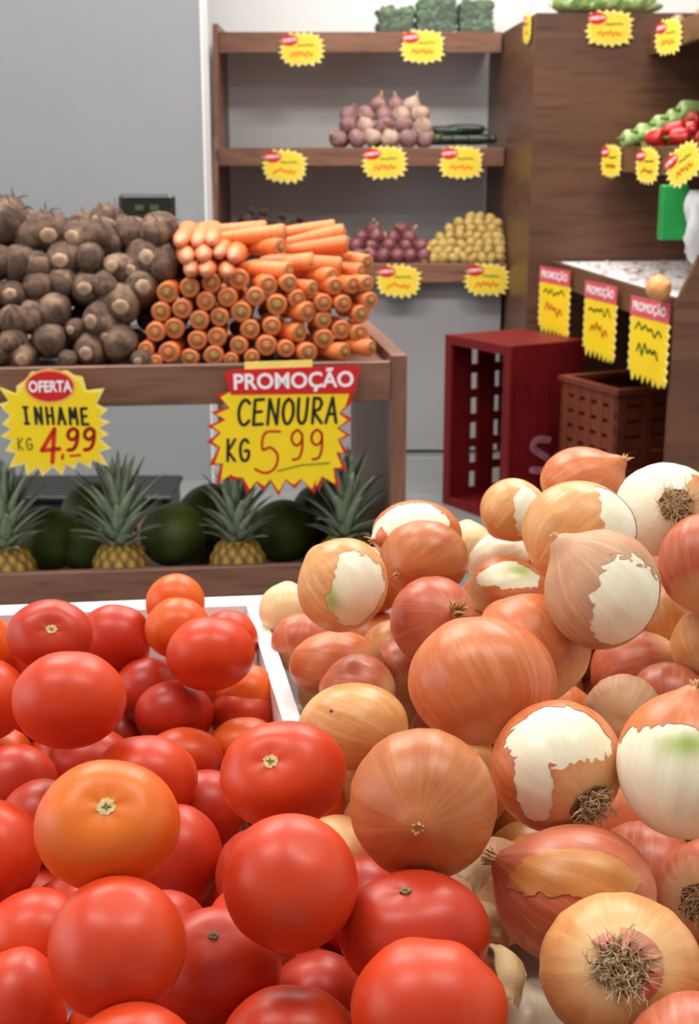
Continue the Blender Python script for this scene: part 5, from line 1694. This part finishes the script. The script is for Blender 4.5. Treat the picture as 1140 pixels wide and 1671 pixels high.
greens_pack(616, 674, 12, 5.68, 0.16, 'dark green bundle wrapped in clear plastic, leftmost on the top shelf', 4)
greens_pack(680, 746, -8, 5.70, 0.16, 'tall plastic pack of greens in the middle of the top shelf', 5)
greens_pack(750, 806, -4, 5.69, 0.16, 'tall plastic pack of dark greens nearest the brown cabinet', 6)

# lettuces on the tall cabinet and the side rack
def lettuce_leaf(seed):
    rg = random.Random(seed)
    fv = []; ff = []; n, m = 9, 7
    for i in range(n):
        for j in range(m):
            u, v = i / (n - 1) * 2 - 1, j / (m - 1)
            w = 0.055 * math.sin(math.pi * (0.15 + 0.72 * v)) ** 0.8
            ruf = 0.012 * v * math.sin(u * 9 + seed) * abs(u) + 0.008 * v * math.sin(u * 5 + 2 * seed)
            fv.append((0.012 + 0.055 * math.sin(v * 1.7) + ruf - 0.02 * u * u * (1 - v), u * w, 0.125 * v - 0.03 * v * v))
    for i in range(n - 1):
        for j in range(m - 1):
            ff.append((i * m + j, (i + 1) * m + j, (i + 1) * m + j + 1, i * m + j + 1))
    k = len(fv); fv += [(x - 0.001, y, z) for x, y, z in fv]; ff += [tuple(q + k for q in f[::-1]) for f in ff]
    me = make_mesh('leaf', fv, ff); me.materials.append(M_GREENL)
    return me
let_me = [lettuce_leaf(k) for k in range(3)]
def lettuce(p, label, s, tilt=(0, 0)):
    r = empty('lettuce', p, random.Random(label).uniform(0, 6), label, 'lettuce', 'lettuces on the tall units')
    r.scale = (s, s, s); r.rotation_euler = (tilt[0], tilt[1], r.rotation_euler[2])
    mesh_obj('heart', blob_mesh('heart', 0.035, 0.05, 4, 0.08, M_GREENL), None, r, (0, 0, 0.052))
    for i in range(17):
        o = mesh_obj('leaf', let_me[i % 3], None, r)
        o.rotation_euler = (0, 0.55 - 0.04 * i, i * 2.4); o.scale = (0.75 + 0.03 * (16 - i), 1, 1.0)
for px, Y, lab, s in ((930, 4.93, 'pale green lettuce on the brown cabinet, left of its offer card', 1.0), (985, 4.98, 'pale green lettuce on the brown cabinet behind its offer card', 1.05), (1040, 4.95, 'pale green lettuce on the brown cabinet, right of its offer card', 1.0)):
    lettuce((at_y(px, 18, Y)[0], Y, ztu), lab, s * 0.72)
M_ROOTV = plain('pale_brown_root', srgb(170, 136, 104), 0.7, 0.25, 40)
par_me = []
v, f = lathe([(0.008, 0), (0.02, 0.004), (0.022, 0.03), (0.016, 0.12), (0.008, 0.19), (0.002, 0.22)], 12, 0.03, random.Random(6))
pm_ = make_mesh('root', v, f); pm_.materials.append(M_ROOTV)
for i, (x, y, lab) in enumerate(((1.06, 4.62, 'pale brown root lying farthest on the top shelf of the side rack'), (1.075, 4.36, 'pale brown root in the middle of the top shelf of the side rack'), (1.07, 4.10, 'pale brown root nearest on the top shelf of the side rack'))):
    r = empty('parsnip', (x, y, TOP_Z - 0.004 + 0.023), 0, lab, 'root vegetable', 'pale roots on the side rack'); r.rotation_euler = dir_rot((0.25, 1.0, 0))
    mesh_obj('root', pm_, None, r)
    mesh_obj('leaf_stub', blob_mesh('leaf_stub', 0.006, 0.012, i, 0.1, M_GREENL), None, r, (0, -0.006, 0))

# peppers on the side rack
M_PGRN = plain('pale_green_pepper', srgb(160, 184, 116), 0.35, 0.15, 20)
M_PRED = plain('red_pepper', srgb(172, 28, 26), 0.3, 0.15, 20)
M_PSTEM = plain('pepper_stem', srgb(84, 120, 50), 0.6, 0.15, 40)
def pepper_me(mat, L, R, seed):
    rg = random.Random(seed)
    prof = [(0.006, 0.004), (R * 0.7, -0.002), (R * 0.98, 0.008)] + [(R * (1 - 0.45 * t ** 2), 0.008 + L * t) for t in np.linspace(0.15, 0.9, 7)] + [(R * 0.3, L), (0.003, L + 0.002)]
    v, f = lathe(prof, 20, 0, rg, 4, 0.07)
    me = make_mesh('fruit', v, f); me.materials.append(mat)
    return me
pg_me, prd_me = pepper_me(M_PGRN, 0.10, 0.030, 1), pepper_me(M_PRED, 0.062, 0.028, 2)
pst = MB().tube([(0, 0.006, 0), (0, -0.010, 0.001), (0.003, -0.022, 0.004)], [0.006, 0.004, 0.005], 6).mesh('stem', True); pst.materials.append(M_PSTEM)
PT = [('g', 1016, 228, 4.66, 'pale green pepper at the far end of the side rack'), ('g', 1038, 216, 4.62, 'pale green pepper second from the far end of the side rack'), ('g', 1060, 224, 4.50, 'pale green pepper above the middle offer card of the side rack'),
      ('g', 1066, 204, 4.60, 'pale green pepper on the heap above the middle offer card'), ('g', 1088, 194, 4.56, 'pale green pepper high on the heap next to the red ones'), ('g', 1108, 180, 4.54, 'pale green pepper topmost on the side rack'), ('g', 1050, 230, 4.60, 'pale green pepper in the lower layer of the far heap'), ('g', 1085, 212, 4.62, 'pale green pepper behind the red peppers'),
      ('g', 1090, 232, 4.60, 'pale green pepper hidden low behind the red peppers'), ('g', 1112, 205, 4.62, 'pale green pepper behind the topmost red peppers'),
      ('r', 1082, 232, 4.30, 'red pepper leftmost in the front row on the side rack'), ('r', 1104, 232, 4.28, 'red pepper second in the front row on the side rack'), ('r', 1126, 232, 4.26, 'red pepper third in the front row on the side rack'), ('r', 1148, 232, 4.24, 'red pepper cut by the right edge in the front row'),
      ('r', 1095, 214, 4.33, 'red pepper leftmost in the second layer'), ('r', 1118, 212, 4.31, 'red pepper in the middle of the second layer'), ('r', 1140, 212, 4.30, 'red pepper cut by the right edge in the second layer'), ('r', 1128, 196, 4.35, 'red pepper topmost of the red heap')]
rgp = random.Random(12)
for kd, x, y, Y, lab in PT:
    p = at_y(x, y, Y); p[2] = max(p[2], MID_Z - 0.004 + 0.029)
    r = bpy.data.objects.new('pepper', None); COL.objects.link(r); r.location = tuple(map(float, p))
    an = rgp.uniform(-1.2, 1.2) if kd == 'r' else rgp.uniform(0.9, 1.5)
    r.rotation_euler = dir_rot((math.sin(an), math.cos(an) * 0.6, rgp.uniform(-.1, .1)))
    tag(r, lab, 'pepper', 'peppers on the side rack')
    mesh_obj('fruit', pg_me if kd == 'g' else prd_me, None, r); mesh_obj('stem', pst, None, r)

# ------------------------------------------------------------------ the side table's leftovers
p = at_z(1074, 470, TZ + 0.035)
r = empty('onion', (p[0], p[1], TZ + 0.002), 0, 'single tan onion lying on the white lined side table', 'onion', 'onions')
U, Fc = onion_unit(random.Random(4), 0.25, 24, 36)
mesh_obj('skin', make_mesh('skin', U * 0.034, Fc, True, {'oc': U}), OM['tan'], r, (0, 0, 0.033), (1.2, 0.3, 0.5))
nv, nf = neck_tuft(random.Random(5), 1.2, 7, 0.2)
mesh_obj('neck', make_mesh('neck', nv * 0.034, nf), M_NECK, r, (0, 0, 0.033), (1.2, 0.3, 0.5))
mbq = MB(); rg = random.Random(61)
for i in range(150):
    t, q = rg.uniform(0.12, 0.97), rg.uniform(0.05, 0.45)
    c = TA + (TB - TA) * t + tn * q
    a = rg.uniform(0, 6.28); L = rg.uniform(0.008, 0.03)
    pts = [(c[0] + L * math.cos(a + k * 1.57) * (0.5 + 0.5 * (k % 2)), c[1] + L * math.sin(a + k * 1.57) * (0.5 + 0.5 * (k % 2)), TZ + 0.003 + rg.uniform(0, 0.012)) for k in range(4)]
    top = (c[0], c[1], TZ + 0.006 + rg.uniform(0.004, 0.014))
    mbq.add(pts + [top], [(0, 1, 4), (1, 2, 4), (2, 3, 4), (3, 0, 4), (3, 2, 1, 0)])
o = mbq.build('garlic_skins', plain('papery_garlic_skin', srgb(186, 168, 168), 0.7, 0.35, 90))
tag(o, 'scattered papery garlic skins on the white lined side table', 'garlic skins', kind='stuff')

# green carton and white carrier bag hanging below the side rack
p0, p1 = at_y(1082, 302, 3.78), at_y(1120, 392, 3.78)
r = empty('bag_dispenser', (p0[0], 3.78, p1[2]), 0, 'green plastic bag dispenser hanging below the side rack', 'bag dispenser')
wG, hG = p1[0] - p0[0], p0[2] - p1[2]
MB().box(0, wG, 0, 0.05, 0, hG, 0.004).build('housing', plain('green_plastic', srgb(20, 138, 62), 0.4, 0.08, 20), r)
MB().box(wG * 0.4, wG * 0.5, 0.02, 0.03, hG, midb - p1[2]).build('hanger', M_METAL, r)
p2 = at_y(1118, 310, 3.76)
bgm = []; bf = []
nu, nv_ = 14, 12
rg = random.Random(2)
for i in range(nu):
    for j in range(nv_):
        a = 2 * math.pi * i / nu; t = j / (nv_ - 1)
        rr = (0.022 + 0.034 * math.sin(math.pi * min(1, t * 0.9 + 0.1)) ** 0.7) * (1 + 0.25 * math.sin(3 * a + 4 * t) + rg.uniform(-.1, .1))
        bgm.append((rr * math.cos(a) * 1.2, rr * math.sin(a) * 0.7, -0.20 * t))
for i in range(nu):
    for j in range(nv_ - 1):
        k = (i + 1) % nu
        bf.append((i * nv_ + j, i * nv_ + j + 1, k * nv_ + j + 1, k * nv_ + j))
bf.append(tuple(i * nv_ + nv_ - 1 for i in range(nu)))
bf.append(tuple(i * nv_ for i in range(nu - 1, -1, -1)))
r2 = empty('carrier_bag', (p2[0] + 0.06, 3.74, p2[2]), 0, 'crumpled white plastic bag hanging beside the green dispenser', 'bag')
mesh_obj('bag_body', make_mesh('bag_body', bgm, bf), plain('white_film', srgb(214, 216, 218), 0.35, 0.06, 20), r2)
MB().tube([(-0.012, 0, -0.002), (-0.01, 0, 0.05), (0.0, 0, midb - p2[2] - 0.002), (0.01, 0, 0.05), (0.012, 0, -0.002)], 0.003, 6).build('handle', M_WPLAS, r2, True)

# ------------------------------------------------------------------ scale display behind the taro roots
pa, pb = at_y(192, 317, 3.50), at_y(284, 372, 3.50)
r = empty('scale_display', ((pa[0] + pb[0]) / 2, 3.50, DECK_Z), 0, 'black digital scale display on a pole behind the taro roots', 'scale display')
wS = (pb[0] - pa[0]) / 2; zT_ = pa[2] - DECK_Z
MB().box(-wS, wS, 0, 0.05, zT_ - 0.13, zT_, 0.008).build('housing', M_BLACK, r)
sc = MB().box(-wS * 0.8, wS * 0.8, -0.002, -0.0003, zT_ - 0.08, zT_ - 0.018).build('screen', plain('dark_screen', srgb(34, 40, 36), 0.2, 0.1, 20), r)
dm = plain('dim_green_digits', srgb(70, 86, 52), 0.4, 0.05, 20)
for dx in (-0.030, 0.012):
    MB().box(dx * 0.9, dx * 0.9 + 0.022, -0.0032, -0.0021, zT_ - 0.040, zT_ - 0.026).build('digit_window', dm, sc)
MB().tube([(0, 0.025, 0.02), (0, 0.025, zT_ - 0.125)], 0.016, 10).build('pole', M_BLACK, r, True)
MB().box(-0.10, 0.10, -0.04, 0.09, 0, 0.02, 0.006).build('base', M_BLACK, r)

# black bin on the floor behind the stand, and brown crates below the side table
r = empty('storage_box', (-0.95, 4.35, 0), 0, 'low black plastic box on the floor behind the produce stand', 'box')
MB().box(-0.42, 0.37, -0.14, 0.14, 0.0, 0.095, 0.008).build('body', M_BLACK, r)
MB().box(-0.43, 0.38, -0.15, 0.15, 0.0955, 0.115, 0.006).build('lid', M_BLACK, r)
nearB = np.array([0.80, 3.97]); thB = math.radians(25)
ub = np.array([math.cos(thB), math.sin(thB)]); vb = np.array([-math.sin(thB), math.cos(thB)])
crate('plastic_crate', 'brown slotted plastic crate on the floor under the side table', M_BRNPL, nearB + vb * 0.3, ub, 0.42, 0.30, 0.25, 'brown crates under the side table', 0.0, False)
crate('plastic_crate', 'brown slotted plastic crate stacked on top of another under the side table', M_BRNPL, nearB + vb * 0.3, ub, 0.42, 0.30, 0.25, 'brown crates under the side table', 0.2505, False)
